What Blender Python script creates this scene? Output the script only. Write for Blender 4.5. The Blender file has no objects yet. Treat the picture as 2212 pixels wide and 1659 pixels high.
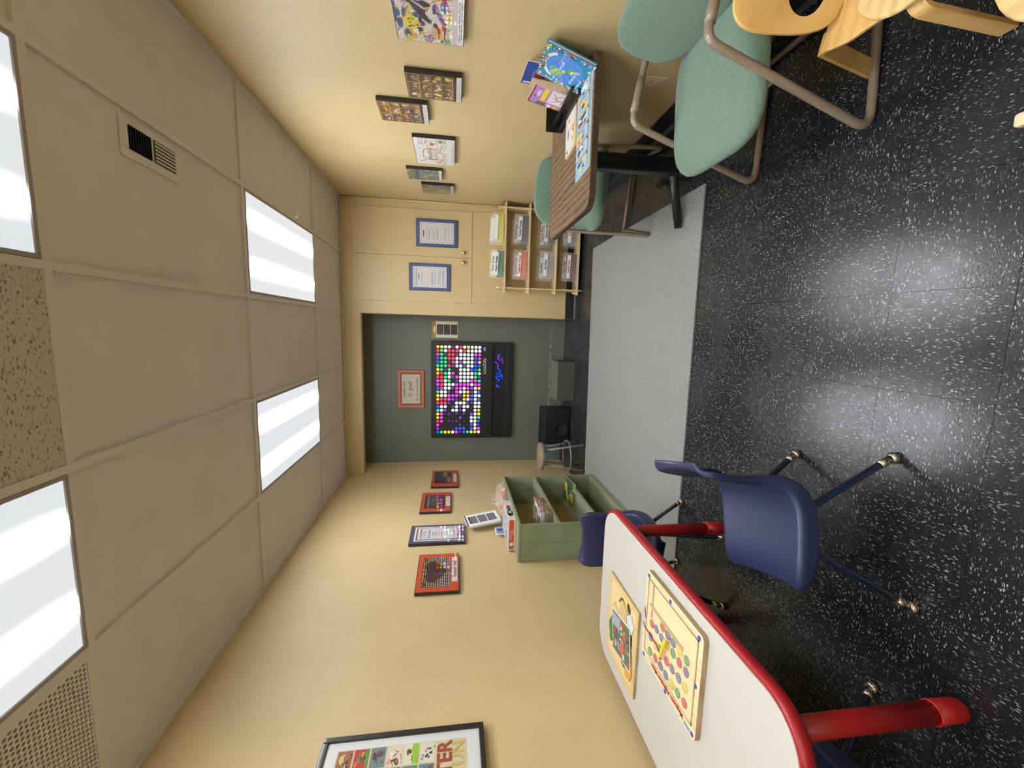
import bpy, bmesh, math, random
import numpy as np
from mathutils import Vector, Matrix, Euler

random.seed(7)
RNG = np.random.RandomState(11)
SC = bpy.context.scene
C = SC.collection
PI = math.pi

# ------------------------------------------------------------------ camera
def make_camera():
    yaw, pitch, roll = .1352, .1417, .0066
    f = Vector((-math.sin(yaw) * math.cos(pitch), math.cos(yaw) * math.cos(pitch), -math.sin(pitch)))
    r = Vector((math.cos(yaw), math.sin(yaw), 0))
    u = r.cross(f)
    c, s = math.cos(roll), math.sin(roll)
    r, u = c * r + s * u, -s * r + c * u
    cam = bpy.data.cameras.new('camera')
    cam.sensor_fit = 'HORIZONTAL'; cam.sensor_width = 36
    cam.lens = 903.88 / 2212 * 36
    cam.clip_start = .02
    o = bpy.data.objects.new('camera', cam); C.objects.link(o)
    X, Y, Z = -u, r, -f                    # the phone was held turned a quarter
    o.matrix_world = Matrix(((X.x, Y.x, Z.x, 0), (X.y, Y.y, Z.y, 0), (X.z, Y.z, Z.z, 1.385), (0, 0, 0, 1)))
    SC.camera = o
make_camera()

# ------------------------------------------------------------------ world, view
SC.view_settings.view_transform = 'Standard'
SC.view_settings.look = 'None'
SC.view_settings.gamma = 1
SC.view_settings.use_curve_mapping = False
SC.view_settings.exposure = 2.36
w = bpy.data.worlds.new('world'); SC.world = w; w.use_nodes = True
w.node_tree.nodes['Background'].inputs[0].default_value = (.8, .85, 1, 1)
w.node_tree.nodes['Background'].inputs[1].default_value = .05
LAMP_BASE, LAMP_PEAK = .145, 17.5          # glow of the fixtures' diffusers between and under their tubes

# ------------------------------------------------------------------ room numbers
RX, LX, BY, NY, HZ, FY = 1.305, -1.682, 4.735, 5.14, 2.548, -2.7
A0 = [.755, .145, -.464, -1.074]          # ceiling grid lines along the room
YR = [-2.235, -1.016, .203, 1.422, 2.642, 3.861]

# ------------------------------------------------------------------ materials
def hexc(r, g, b):
    f = lambda v: ((v / 255 + .055) / 1.055) ** 2.4 if v > 10 else v / 255 / 12.92
    return (f(r), f(g), f(b), 1)
MATS = {}
def newmat(name):
    m = bpy.data.materials.new(name); m.use_nodes = True
    nt = m.node_tree; b = nt.nodes['Principled BSDF']
    MATS[name] = m
    return m, nt, b
def mat(name, col, rough=.5, metal=0, coat=0, spec=.5, bump=None, var=None, alpha=1, trans=0, emit=None, es=0, sheen=0):
    m, nt, b = newmat(name)
    if len(col) == 3: col = (*col, 1)
    b.inputs['Base Color'].default_value = col
    b.inputs['Roughness'].default_value = rough
    b.inputs['Metallic'].default_value = metal
    b.inputs['Coat Weight'].default_value = coat
    b.inputs['Coat Roughness'].default_value = .04
    b.inputs['Specular IOR Level'].default_value = spec
    b.inputs['Alpha'].default_value = alpha
    b.inputs['Transmission Weight'].default_value = trans
    b.inputs['Sheen Weight'].default_value = sheen
    if emit: b.inputs['Emission Color'].default_value = (*emit[:3], 1); b.inputs['Emission Strength'].default_value = es
    tc = nt.nodes.new('ShaderNodeTexCoord')
    if var:                                # (scale, amount, detail)
        n = nt.nodes.new('ShaderNodeTexNoise'); n.inputs['Scale'].default_value = var[0]; n.inputs['Detail'].default_value = 4
        mr = nt.nodes.new('ShaderNodeMapRange'); mr.inputs[1].default_value = .3; mr.inputs[2].default_value = .7
        mr.inputs[3].default_value = 1 - var[1]; mr.inputs[4].default_value = 1 + var[1]
        mx = nt.nodes.new('ShaderNodeVectorMath'); mx.operation = 'SCALE'; mx.inputs[0].default_value = col[:3]
        nt.links.new(tc.outputs['Object'], n.inputs['Vector']); nt.links.new(n.outputs[0], mr.inputs[0])
        nt.links.new(mr.outputs[0], mx.inputs['Scale']); nt.links.new(mx.outputs[0], b.inputs['Base Color'])
    if bump:                               # (scale, strength, distance)
        n = nt.nodes.new('ShaderNodeTexNoise'); n.inputs['Scale'].default_value = bump[0]; n.inputs['Detail'].default_value = 3
        bp = nt.nodes.new('ShaderNodeBump'); bp.inputs['Strength'].default_value = bump[1]; bp.inputs['Distance'].default_value = bump[2]
        nt.links.new(tc.outputs['Object'], n.inputs['Vector']); nt.links.new(n.outputs[0], bp.inputs['Height'])
        nt.links.new(bp.outputs[0], b.inputs['Normal'])
    return m

M_wall = mat('cream_wall_paint', (.55, .42, .215), .5, bump=(85, .35, .006), var=(2.2, .045))
M_closet = mat('cream_enamel', (.57, .435, .22), .45, bump=(40, .12, .003), var=(3, .03))
M_niche = mat('grey_green_paint', (.135, .15, .118), .5, bump=(70, .25, .005), var=(3, .06))
M_nichetrim = mat('grey_green_gloss', (.14, .165, .135), .38, bump=(60, .2, .004), var=(14, .12))
M_ceil = mat('ceiling_board', (.65, .605, .55), .85, bump=(120, .15, .003), var=(5, .035))
M_tee = mat('ceiling_tee_enamel', (.64, .60, .53), .6)
M_black_base = mat('black_vinyl_base', (.018, .018, .02), .35)
M_chip = mat('worn_white_edge', (.27, .29, .25), .5, var=(30, .9))
M_lightframe = mat('shadow_toned_frame', (.30, .26, .225), .5)  # dark brown tone paints the shadow gap around the ceiling panels
M_white = mat('white_enamel', (.75, .75, .72), .4)
M_almond = mat('almond_plastic', (.60, .50, .32), .35)
M_duct = mat('duct_brown', (.13, .105, .08), .9)
M_dark = mat('dark_void', (.012, .011, .010), .9)

def floor_mat():
    m, nt, b = newmat('speckled_vinyl_tile')
    N, L = nt.nodes, nt.links
    tc = N.new('ShaderNodeTexCoord')
    sp = N.new('ShaderNodeSeparateXYZ'); L.new(tc.outputs['Object'], sp.inputs[0])
    def math_(op, a, bb=None, c=None):
        n = N.new('ShaderNodeMath'); n.operation = op
        for i, v in enumerate((a, bb, c)):
            if v is None: continue
            if isinstance(v, (int, float)): n.inputs[i].default_value = v
            else: L.new(v, n.inputs[i])
        return n.outputs[0]
    u = math_('DIVIDE', math_('ADD', sp.outputs[0], -.139 + 6.096), .3048)
    v = math_('DIVIDE', math_('ADD', sp.outputs[1], -1.18 + 6.096), .3048)
    par = math_('MODULO', math_('ADD', math_('FLOOR', u), math_('FLOOR', v)), 2.0)
    inv = math_('SUBTRACT', 1.0, par)
    # chips run along the tile; tiles are laid quarter-turned
    px = math_('ADD', math_('MULTIPLY', sp.outputs[0], par), math_('MULTIPLY', sp.outputs[1], inv))
    py = math_('ADD', math_('MULTIPLY', sp.outputs[1], par), math_('MULTIPLY', sp.outputs[0], inv))
    nz = N.new('ShaderNodeTexNoise'); nz.inputs['Scale'].default_value = 45; L.new(tc.outputs['Object'], nz.inputs['Vector'])
    wob = math_('MULTIPLY', math_('SUBTRACT', nz.outputs[0], .5), .012)
    def chips(sx, sy, off, thr, keep):
        cb = N.new('ShaderNodeCombineXYZ')
        L.new(math_('MULTIPLY', math_('ADD', px, wob), sx), cb.inputs[0]); L.new(math_('MULTIPLY', math_('ADD', py, wob), sy), cb.inputs[1])
        cb.inputs[2].default_value = off
        vo = N.new('ShaderNodeTexVoronoi'); vo.inputs['Scale'].default_value = 1; vo.voronoi_dimensions = '3D'
        L.new(cb.outputs[0], vo.inputs['Vector'])
        sc = N.new('ShaderNodeSeparateColor'); L.new(vo.outputs['Color'], sc.inputs[0])
        keepm = math_('LESS_THAN', sc.outputs[0], keep)
        size = math_('MULTIPLY', sc.outputs[1], thr)
        hit = math_('MULTIPLY', math_('LESS_THAN', vo.outputs['Distance'], size), keepm)
        return math_('MULTIPLY', hit, math_('ADD', math_('MULTIPLY', sc.outputs[2], .75), .25))
    c1 = chips(76, 230, .4, .40, .80)
    c2 = chips(150, 330, 3.3, .36, .6)
    c = math_('MAXIMUM', c1, math_('MULTIPLY', c2, .45))
    # seams
    def seam(t): 
        fr = math_('FRACT', t); d = math_('MINIMUM', fr, math_('SUBTRACT', 1.0, fr)); return math_('LESS_THAN', d, .0019)
    sm = math_('MAXIMUM', seam(u), seam(v))
    n2 = N.new('ShaderNodeTexNoise'); n2.inputs['Scale'].default_value = 2.3; n2.inputs['Detail'].default_value = 6; L.new(tc.outputs['Object'], n2.inputs['Vector'])
    mix = N.new('ShaderNodeMix'); mix.data_type = 'RGBA'
    mix.inputs[6].default_value = (.0125, .0132, .0170, 1); mix.inputs[7].default_value = (.42, .42, .39, 1)
    L.new(c, mix.inputs[0])
    mix2 = N.new('ShaderNodeMix'); mix2.data_type = 'RGBA'; mix2.inputs[7].default_value = (.004, .004, .004, 1)
    L.new(sm, mix2.inputs[0]); L.new(mix.outputs[2], mix2.inputs[6]); L.new(mix2.outputs[2], b.inputs['Base Color'])
    mr = N.new('ShaderNodeMapRange'); mr.inputs[1].default_value = .3; mr.inputs[2].default_value = .7; mr.inputs[3].default_value = .19; mr.inputs[4].default_value = .33
    L.new(n2.outputs[0], mr.inputs[0])
    sq = math_('MULTIPLY', math_('SUBTRACT', 1.0, sm), .47); L.new(sq, b.inputs['Specular IOR Level'])
    n4 = N.new('ShaderNodeTexNoise'); n4.inputs['Scale'].default_value = 26; n4.inputs['Detail'].default_value = 8; n4.inputs['Roughness'].default_value = .7; L.new(tc.outputs['Object'], n4.inputs['Vector'])
    L.new(math_('ADD', mr.outputs[0], math_('MULTIPLY', math_('SUBTRACT', n4.outputs[0], .5), .16)), b.inputs['Roughness'])
    n3 = N.new('ShaderNodeTexNoise'); n3.inputs['Scale'].default_value = 160; L.new(tc.outputs['Object'], n3.inputs['Vector'])
    bp = N.new('ShaderNodeBump'); bp.inputs['Strength'].default_value = .12; bp.inputs['Distance'].default_value = .002
    L.new(n3.outputs[0], bp.inputs['Height']); L.new(bp.outputs[0], b.inputs['Normal'])
    return m
M_floor = floor_mat()

def rug_mat():
    m, nt, b = newmat('grey_woven_carpet')
    N, L = nt.nodes, nt.links
    tc = N.new('ShaderNodeTexCoord')
    mp = N.new('ShaderNodeMapping'); mp.inputs['Rotation'].default_value = (0, 0, .7); L.new(tc.outputs['Object'], mp.inputs[0])
    w1 = N.new('ShaderNodeTexWave'); w1.inputs['Scale'].default_value = 30; w1.inputs['Distortion'].default_value = 1.0; L.new(mp.outputs[0], w1.inputs[0])
    n = N.new('ShaderNodeTexNoise'); n.inputs['Scale'].default_value = 170; n.inputs['Detail'].default_value = 3; L.new(tc.outputs['Object'], n.inputs[0])
    a = N.new('ShaderNodeMath'); a.operation = 'MULTIPLY_ADD'; a.inputs[1].default_value = .45; L.new(w1.outputs['Fac'], a.inputs[0]); L.new(n.outputs[0], a.inputs[2])
    cr = N.new('ShaderNodeValToRGB'); cr.color_ramp.elements[0].position = .3; cr.color_ramp.elements[1].position = 1.0
    cr.color_ramp.elements[0].color = (.11, .108, .102, 1); cr.color_ramp.elements[1].color = (.37, .36, .343, 1)
    L.new(a.outputs[0], cr.inputs[0]); L.new(cr.outputs[0], b.inputs['Base Color'])
    b.inputs['Roughness'].default_value = .95
    bp = N.new('ShaderNodeBump'); bp.inputs['Strength'].default_value = .6; bp.inputs['Distance'].default_value = .004
    L.new(a.outputs[0], bp.inputs['Height']); L.new(bp.outputs[0], b.inputs['Normal'])
    return m
M_rug = rug_mat()

def wood_mat(name, c1, c2, scale=(1, 12, 12), ws=1.6, rough=.45, dist=5, coat=0, bd='Y'):
    m, nt, b = newmat(name)
    N, L = nt.nodes, nt.links
    tc = N.new('ShaderNodeTexCoord')
    mp = N.new('ShaderNodeMapping'); mp.inputs['Scale'].default_value = scale; L.new(tc.outputs['Object'], mp.inputs[0])
    w1 = N.new('ShaderNodeTexWave'); w1.inputs['Scale'].default_value = ws; w1.inputs['Distortion'].default_value = dist; w1.bands_direction = bd
    w1.inputs['Detail'].default_value = 4; w1.inputs['Detail Scale'].default_value = 1.2; L.new(mp.outputs[0], w1.inputs[0])
    n = N.new('ShaderNodeTexNoise'); n.inputs['Scale'].default_value = 9; n.inputs['Detail'].default_value = 5; L.new(mp.outputs[0], n.inputs[0])
    a = N.new('ShaderNodeMath'); a.operation = 'MULTIPLY_ADD'; a.inputs[1].default_value = .5; L.new(w1.outputs['Fac'], a.inputs[0]); L.new(n.outputs[0], a.inputs[2])
    cr = N.new('ShaderNodeValToRGB'); cr.color_ramp.elements[0].position = .35; cr.color_ramp.elements[1].position = .95
    cr.color_ramp.elements[0].color = (*c1, 1); cr.color_ramp.elements[1].color = (*c2, 1)
    L.new(a.outputs[0], cr.inputs[0]); L.new(cr.outputs[0], b.inputs['Base Color'])
    b.inputs['Roughness'].default_value = rough; b.inputs['Coat Weight'].default_value = coat
    return m
M_laminate = wood_mat('walnut_laminate', (.050, .029, .016), (.200, .122, .070), (9, 1.3, 3.0), .9, .42, 6, 0, 'X')
M_ply = wood_mat('pale_plywood', (.56, .42, .215), (.70, .54, .30), (2, 2, 14), 1.2, .5, 3)
M_bent = wood_mat('honey_bentwood', (.60, .34, .10), (.72, .45, .16), (2, 9, 2), .7, .32, 3, .3)
M_bentseat = wood_mat('worn_honey_seat', (.58, .39, .15), (.72, .52, .23), (3, 9, 3), .8, .4, 4, .1)
M_bentedge = wood_mat('bentwood_ply_edge', (.34, .21, .09), (.52, .34, .16), (2, 2, 60), 1, .5, 2)
M_birch = wood_mat('birch_board', (.60, .46, .27), (.74, .60, .38), (3, 12, 3), .8, .45, 3)
M_birchedge = wood_mat('birch_board_edge', (.30, .20, .09), (.46, .33, .17), (2, 2, 60), 1, .6, 2)
M_stoolwood = wood_mat('stool_seat_wood', (.26, .14, .06), (.46, .29, .15), (4, 14, 4), 1, .5, 4)
M_cab = mat('sage_green_paint', (.225, .255, .155), .5, bump=(30, .3, .006), var=(9, .10))
M_oak = mat('tan_hardboard', (.32, .23, .095), .7, var=(8, .1))
M_fabric = mat('teal_green_fabric', (.14, .22, .165), .95, bump=(420, .6, .003), var=(140, .16), sheen=.25)
M_tan = mat('taupe_enamel_tube', (.245, .19, .135), .3, coat=.4)
M_navyshell = mat('navy_polypropylene', (.019, .027, .078), .36, bump=(300, .2, .0015), var=(180, .06))
M_navytube = mat('navy_enamel_tube', (.008, .018, .06), .22, coat=.5)
M_chrome = mat('chrome_glide', (.75, .70, .6), .14, 1)
M_red = mat('red_vinyl_edge', (.33, .007, .011), .38, bump=(200, .25, .002))
M_redleg = mat('red_enamel', (.34, .008, .010), .36, bump=(150, .15, .002))
M_redring = mat('bright_red_collar', (.62, .02, .015), .35)
M_blackmetal = mat('black_enamel', (.008, .008, .008), .3)
M_blackplastic = mat('black_plastic', (.010, .009, .010), .42)
M_greytube = mat('grey_metal_tube', (.25, .255, .25), .35, .3)
M_brass = mat('brushed_nickel_knob', (.72, .66, .52), .2, 1)
M_paper = mat('white_paper', (.80, .79, .76), .6, coat=.0)
M_ink = mat('black_ink', (.02, .02, .022), .6)
M_redink = mat('red_ink', (.50, .035, .03), .6)
M_rust = mat('rust_ink', (.27, .05, .025), .6)
M_maroonink = mat('dark_red_ink', (.25, .03, .05), .6)
M_blueink = mat('blue_ink', (.03, .06, .25), .6)
M_goldink = mat('gold_ink', (.50, .36, .10), .6)
M_whiteink = mat('white_ink', (.75, .75, .75), .5)
M_yellowink = mat('yellow_ink', (.80, .66, .06), .5)
M_frameblack = mat('black_frame', (.012, .010, .010), .35, coat=.3)
M_gloss_edge = mat('dark_brown_block_edge', (.018, .012, .010), .5)

def speckle_mat():
    m, nt, b = newmat('white_speckled_laminate')
    N, L = nt.nodes, nt.links
    tc = N.new('ShaderNodeTexCoord')
    n = N.new('ShaderNodeTexNoise'); n.inputs['Scale'].default_value = 240; n.inputs['Detail'].default_value = 2; L.new(tc.outputs['Object'], n.inputs[0])
    cr = N.new('ShaderNodeValToRGB'); cr.color_ramp.elements[0].position = .27; cr.color_ramp.elements[1].position = .36
    cr.color_ramp.elements[0].color = (.32, .31, .29, 1); cr.color_ramp.elements[1].color = (.50, .475, .425, 1)
    L.new(n.outputs[0], cr.inputs[0]); L.new(cr.outputs[0], b.inputs['Base Color']); b.inputs['Roughness'].default_value = .42
    return m
M_speckle = speckle_mat()

def print_mat(name, coat, rough):
    m, nt, b = newmat(name)
    a = nt.nodes.new('ShaderNodeVertexColor'); a.layer_name = 'Col'
    nt.links.new(a.outputs[0], b.inputs['Base Color'])
    b.inputs['Roughness'].default_value = rough; b.inputs['Coat Weight'].default_value = coat; b.inputs['Coat Roughness'].default_value = .015
    return m
M_print = print_mat('printed_glossy', 1.0, .5)
M_printmatte = print_mat('printed_paper', 0, .5)

def diffuser_mat():
    m, nt, b = newmat('lit_prismatic_diffuser')
    N, L = nt.nodes, nt.links
    b.inputs['Base Color'].default_value = (.15, .16, .17, 1); b.inputs['Roughness'].default_value = .3
    tc = N.new('ShaderNodeTexCoord'); sp = N.new('ShaderNodeSeparateXYZ'); L.new(tc.outputs['Object'], sp.inputs[0])
    def m_(op, a, bb=None):
        n = N.new('ShaderNodeMath'); n.operation = op
        for i, v in enumerate((a, bb)):
            if v is None: continue
            if isinstance(v, (int, float)): n.inputs[i].default_value = v
            else: L.new(v, n.inputs[i])
        return n.outputs[0]
    d = m_('DIVIDE', m_('SUBTRACT', m_('ABSOLUTE', sp.outputs[0]), .135), .0255)
    g = m_('EXPONENT', m_('MULTIPLY', m_('MULTIPLY', d, d), -1.0))
    e = m_('DIVIDE', m_('SUBTRACT', m_('ABSOLUTE', sp.outputs[1]), .53), .03)     # tubes stop short of the ends
    ends = m_('DIVIDE', 1.0, m_('ADD', 1.0, m_('EXPONENT', e)))
    st = m_('ADD', m_('MULTIPLY', m_('MULTIPLY', g, ends), LAMP_PEAK), LAMP_BASE)
    # fine prisms
    vo = N.new('ShaderNodeTexVoronoi'); vo.inputs['Scale'].default_value = 150; vo.inputs['Randomness'].default_value = 0; L.new(tc.outputs['Object'], vo.inputs[0])
    st2 = m_('MULTIPLY', st, m_('ADD', m_('MULTIPLY', vo.outputs['Distance'], .35), .88))
    b.inputs['Emission Color'].default_value = (.90, .95, 1.0, 1)
    L.new(st2, b.inputs['Emission Strength'])
    return m
M_diff = diffuser_mat()

def rough_tile_mat():
    m, nt, b = newmat('fissured_acoustic_tile')
    N, L = nt.nodes, nt.links
    tc = N.new('ShaderNodeTexCoord')
    mp = N.new('ShaderNodeMapping'); mp.inputs['Scale'].default_value = (1, 2.2, 1); L.new(tc.outputs['Object'], mp.inputs[0])
    n = N.new('ShaderNodeTexNoise'); n.inputs['Scale'].default_value = 75; n.inputs['Detail'].default_value = 3; L.new(mp.outputs[0], n.inputs[0])
    cr = N.new('ShaderNodeValToRGB'); cr.color_ramp.elements[0].position = .34; cr.color_ramp.elements[1].position = .42
    cr.color_ramp.elements[0].color = (.22, .17, .13, 1); cr.color_ramp.elements[1].color = (.55, .48, .385, 1)
    L.new(n.outputs[0], cr.inputs[0]); L.new(cr.outputs[0], b.inputs['Base Color']); b.inputs['Roughness'].default_value = .9
    bp = N.new('ShaderNodeBump'); bp.inputs['Strength'].default_value = .8; bp.inputs['Distance'].default_value = .006
    L.new(cr.outputs[0], bp.inputs['Height']); L.new(bp.outputs[0], b.inputs['Normal'])
    return m
M_rough = rough_tile_mat()

def bag_mat():
    m, nt, b = newmat('clear_plastic_bag')
    b.inputs['Base Color'].default_value = (.95, .95, .95, 1); b.inputs['Roughness'].default_value = .12
    b.inputs['Alpha'].default_value = .13; b.inputs['IOR'].default_value = 1.4
    return m
M_bag = bag_mat()
M_acrylic = mat('clear_acrylic', (.9, .9, .9), .08, alpha=.05)

# ------------------------------------------------------------------ object helpers
def tag(o, label, cat, group=None, kind=None):
    o['label'] = label; o['category'] = cat
    if group: o['group'] = group
    if kind: o['kind'] = kind
    return o
def thing(name, label, cat, loc=(0, 0, 0), rz=0, group=None, rot=None):
    o = bpy.data.objects.new(name, None); C.objects.link(o)
    o.location = loc; o.rotation_euler = rot if rot else (0, 0, rz); o.empty_display_size = .05
    return tag(o, label, cat, group)

class MB:
    """collects shapes that become ONE mesh object"""
    def __init__(s): s.v = []; s.f = []; s.mi = []; s.col = None
    def add(s, vs, fs, mi=0, M=None):
        k = len(s.v)
        for p in vs: s.v.append(tuple(M @ Vector(p)) if M is not None else tuple(p))
        for f in fs: s.f.append([i + k for i in f]); s.mi.append(mi)
        return s
    def box(s, lo, hi, mi=0, M=None):
        x0, y0, z0 = lo; x1, y1, z1 = hi
        vs = [(x0, y0, z0), (x1, y0, z0), (x1, y1, z0), (x0, y1, z0), (x0, y0, z1), (x1, y0, z1), (x1, y1, z1), (x0, y1, z1)]
        return s.add(vs, [(3, 2, 1, 0), (4, 5, 6, 7), (0, 1, 5, 4), (1, 2, 6, 5), (2, 3, 7, 6), (3, 0, 4, 7)], mi, M)
    def prism(s, poly, z0, z1, mi=0, M=None, mside=None):
        n = len(poly)
        vs = [(x, y, z0) for x, y in poly] + [(x, y, z1) for x, y in poly]
        s.add(vs, [list(range(n))[::-1], [i + n for i in range(n)]], mi, M)
        k = len(s.v) - 2 * n
        for i in range(n):
            j = (i + 1) % n
            s.f.append([k + i, k + j, k + j + n, k + i + n]); s.mi.append(mi if mside is None else mside)
        return s
    def tube(s, pts, r, n=12, mi=0, closed=False, M=None, caps=True):
        pts = [Vector(p) for p in pts]; N = len(pts)
        rs = r if isinstance(r, (list, tuple)) else [r] * N
        vs = []; up = None
        for i, p in enumerate(pts):
            if closed: t = (pts[(i + 1) % N] - pts[i - 1]).normalized()
            else: t = (pts[min(i + 1, N - 1)] - pts[max(i - 1, 0)]).normalized()
            if up is None:
                up = Vector((0, 0, 1)) if abs(t.z) < .9 else Vector((1, 0, 0))
            a = (up - t * up.dot(t)).normalized(); up = a; b = t.cross(a)
            for j in range(n):
                q = 2 * PI * j / n; vs.append(p + (a * math.cos(q) + b * math.sin(q)) * rs[i])
        fs = []
        for i in range(N if closed else N - 1):
            i2 = (i + 1) % N
            for j in range(n): fs.append([i * n + j, i * n + (j + 1) % n, i2 * n + (j + 1) % n, i2 * n + j])
        if caps and not closed: fs.append(list(range(n))[::-1]); fs.append([(N - 1) * n + j for j in range(n)])
        return s.add(vs, fs, mi, M)
    def lathe(s, prof, n=24, mi=0, M=None):
        vs = [(r * math.cos(2 * PI * j / n), r * math.sin(2 * PI * j / n), z) for r, z in prof for j in range(n)]
        fs = [[i * n + j, i * n + (j + 1) % n, (i + 1) * n + (j + 1) % n, (i + 1) * n + j] for i in range(len(prof) - 1) for j in range(n)]
        fs.append(list(range(n))[::-1]); fs.append([(len(prof) - 1) * n + j for j in range(n)])
        return s.add(vs, fs, mi, M)
    def text(s, body, size, M, mi=0, align='CENTER', depth=0, bold=0, sx=1):
        cu = bpy.data.curves.new('t', 'FONT'); cu.body = body; cu.size = size; cu.align_x = align; cu.align_y = 'CENTER'
        cu.offset = bold; cu.resolution_u = 3; cu.extrude = depth
        ob = bpy.data.objects.new('t', cu); C.objects.link(ob)
        dg = bpy.context.evaluated_depsgraph_get(); ev = ob.evaluated_get(dg); me = ev.to_mesh()
        T = M @ Matrix(((sx, 0, 0, 0), (0, 0, -1, 0), (0, 1, 0, 0), (0, 0, 0, 1)))     # text stands up, reads from -Y
        s.add([v.co.copy() for v in me.vertices], [list(p.vertices) for p in me.polygons], mi, T)
        ev.to_mesh_clear(); bpy.data.objects.remove(ob); bpy.data.curves.remove(cu)
        return s
    def build(s, name, mats, parent=None, smooth=False, bevel=0, seg=2, loc=(0, 0, 0), rot=(0, 0, 0), subsurf=0, solid=0, clean=False):
        me = bpy.data.meshes.new(name); me.from_pydata(s.v, [], s.f)
        if not isinstance(mats, (list, tuple)): mats = [mats]
        for m in mats: me.materials.append(m)
        me.polygons.foreach_set('material_index', s.mi)
        if clean:
            bm = bmesh.new(); bm.from_mesh(me); bmesh.ops.remove_doubles(bm, verts=bm.verts, dist=1e-5)
            bmesh.ops.recalc_face_normals(bm, faces=bm.faces); bm.to_mesh(me); bm.free()
        me.polygons.foreach_set('use_smooth', [bool(smooth)] * len(me.polygons))
        me.update()
        o = bpy.data.objects.new(name, me); C.objects.link(o); o.location = loc; o.rotation_euler = rot
        if parent: o.parent = parent
        if solid: md = o.modifiers.new('s', 'SOLIDIFY'); md.thickness = solid; md.offset = 0
        if bevel: md = o.modifiers.new('b', 'BEVEL'); md.width = bevel; md.segments = seg; md.limit_method = 'ANGLE'; md.angle_limit = .6
        if subsurf: md = o.modifiers.new('u', 'SUBSURF'); md.levels = subsurf; md.render_levels = subsurf
        return o
def box(name, lo, hi, m, parent=None, bevel=0, **k): return MB().box(lo, hi).build(name, m, parent, bevel=bevel, **k)
def struct(o): o['kind'] = 'structure'; return o
def roundrect(x0, y0, x1, y1, r, n=6):
    P = []
    for cx, cy, a in ((x1 - r, y1 - r, 0), (x0 + r, y1 - r, PI / 2), (x0 + r, y0 + r, PI), (x1 - r, y0 + r, 1.5 * PI)):
        for i in range(n + 1): q = a + PI / 2 * i / n; P.append((cx + r * math.cos(q), cy + r * math.sin(q)))
    return P
def fillet(pts, r, n=6, closed=False):
    pts = [Vector(p) for p in pts]; out = []
    N = len(pts)
    for i, p in enumerate(pts):
        if not closed and i in (0, N - 1): out.append(p); continue
        a = pts[i - 1] - p; b = pts[(i + 1) % N] - p; la, lb = a.length, b.length; a.normalize(); b.normalize()
        ang = a.angle(b); d = min(r / math.tan(ang / 2), la * .49, lb * .49)
        p0 = p + a * d; p1 = p + b * d
        for k in range(n + 1):
            t = k / n; out.append(p0 * (1 - t) ** 2 + p * 2 * t * (1 - t) + p1 * t * t)
    return out
def copy_tree(o, parent=None):
    c = o.copy(); C.objects.link(c)
    if parent: c.parent = parent
    for ch in list(o.children): copy_tree(ch, c)
    return c
T = Matrix.Translation
def Rz(a): return Matrix.Rotation(a, 4, 'Z')
def Rx(a): return Matrix.Rotation(a, 4, 'X')
def Ry(a): return Matrix.Rotation(a, 4, 'Y')
I4 = Matrix.Identity(4)

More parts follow.
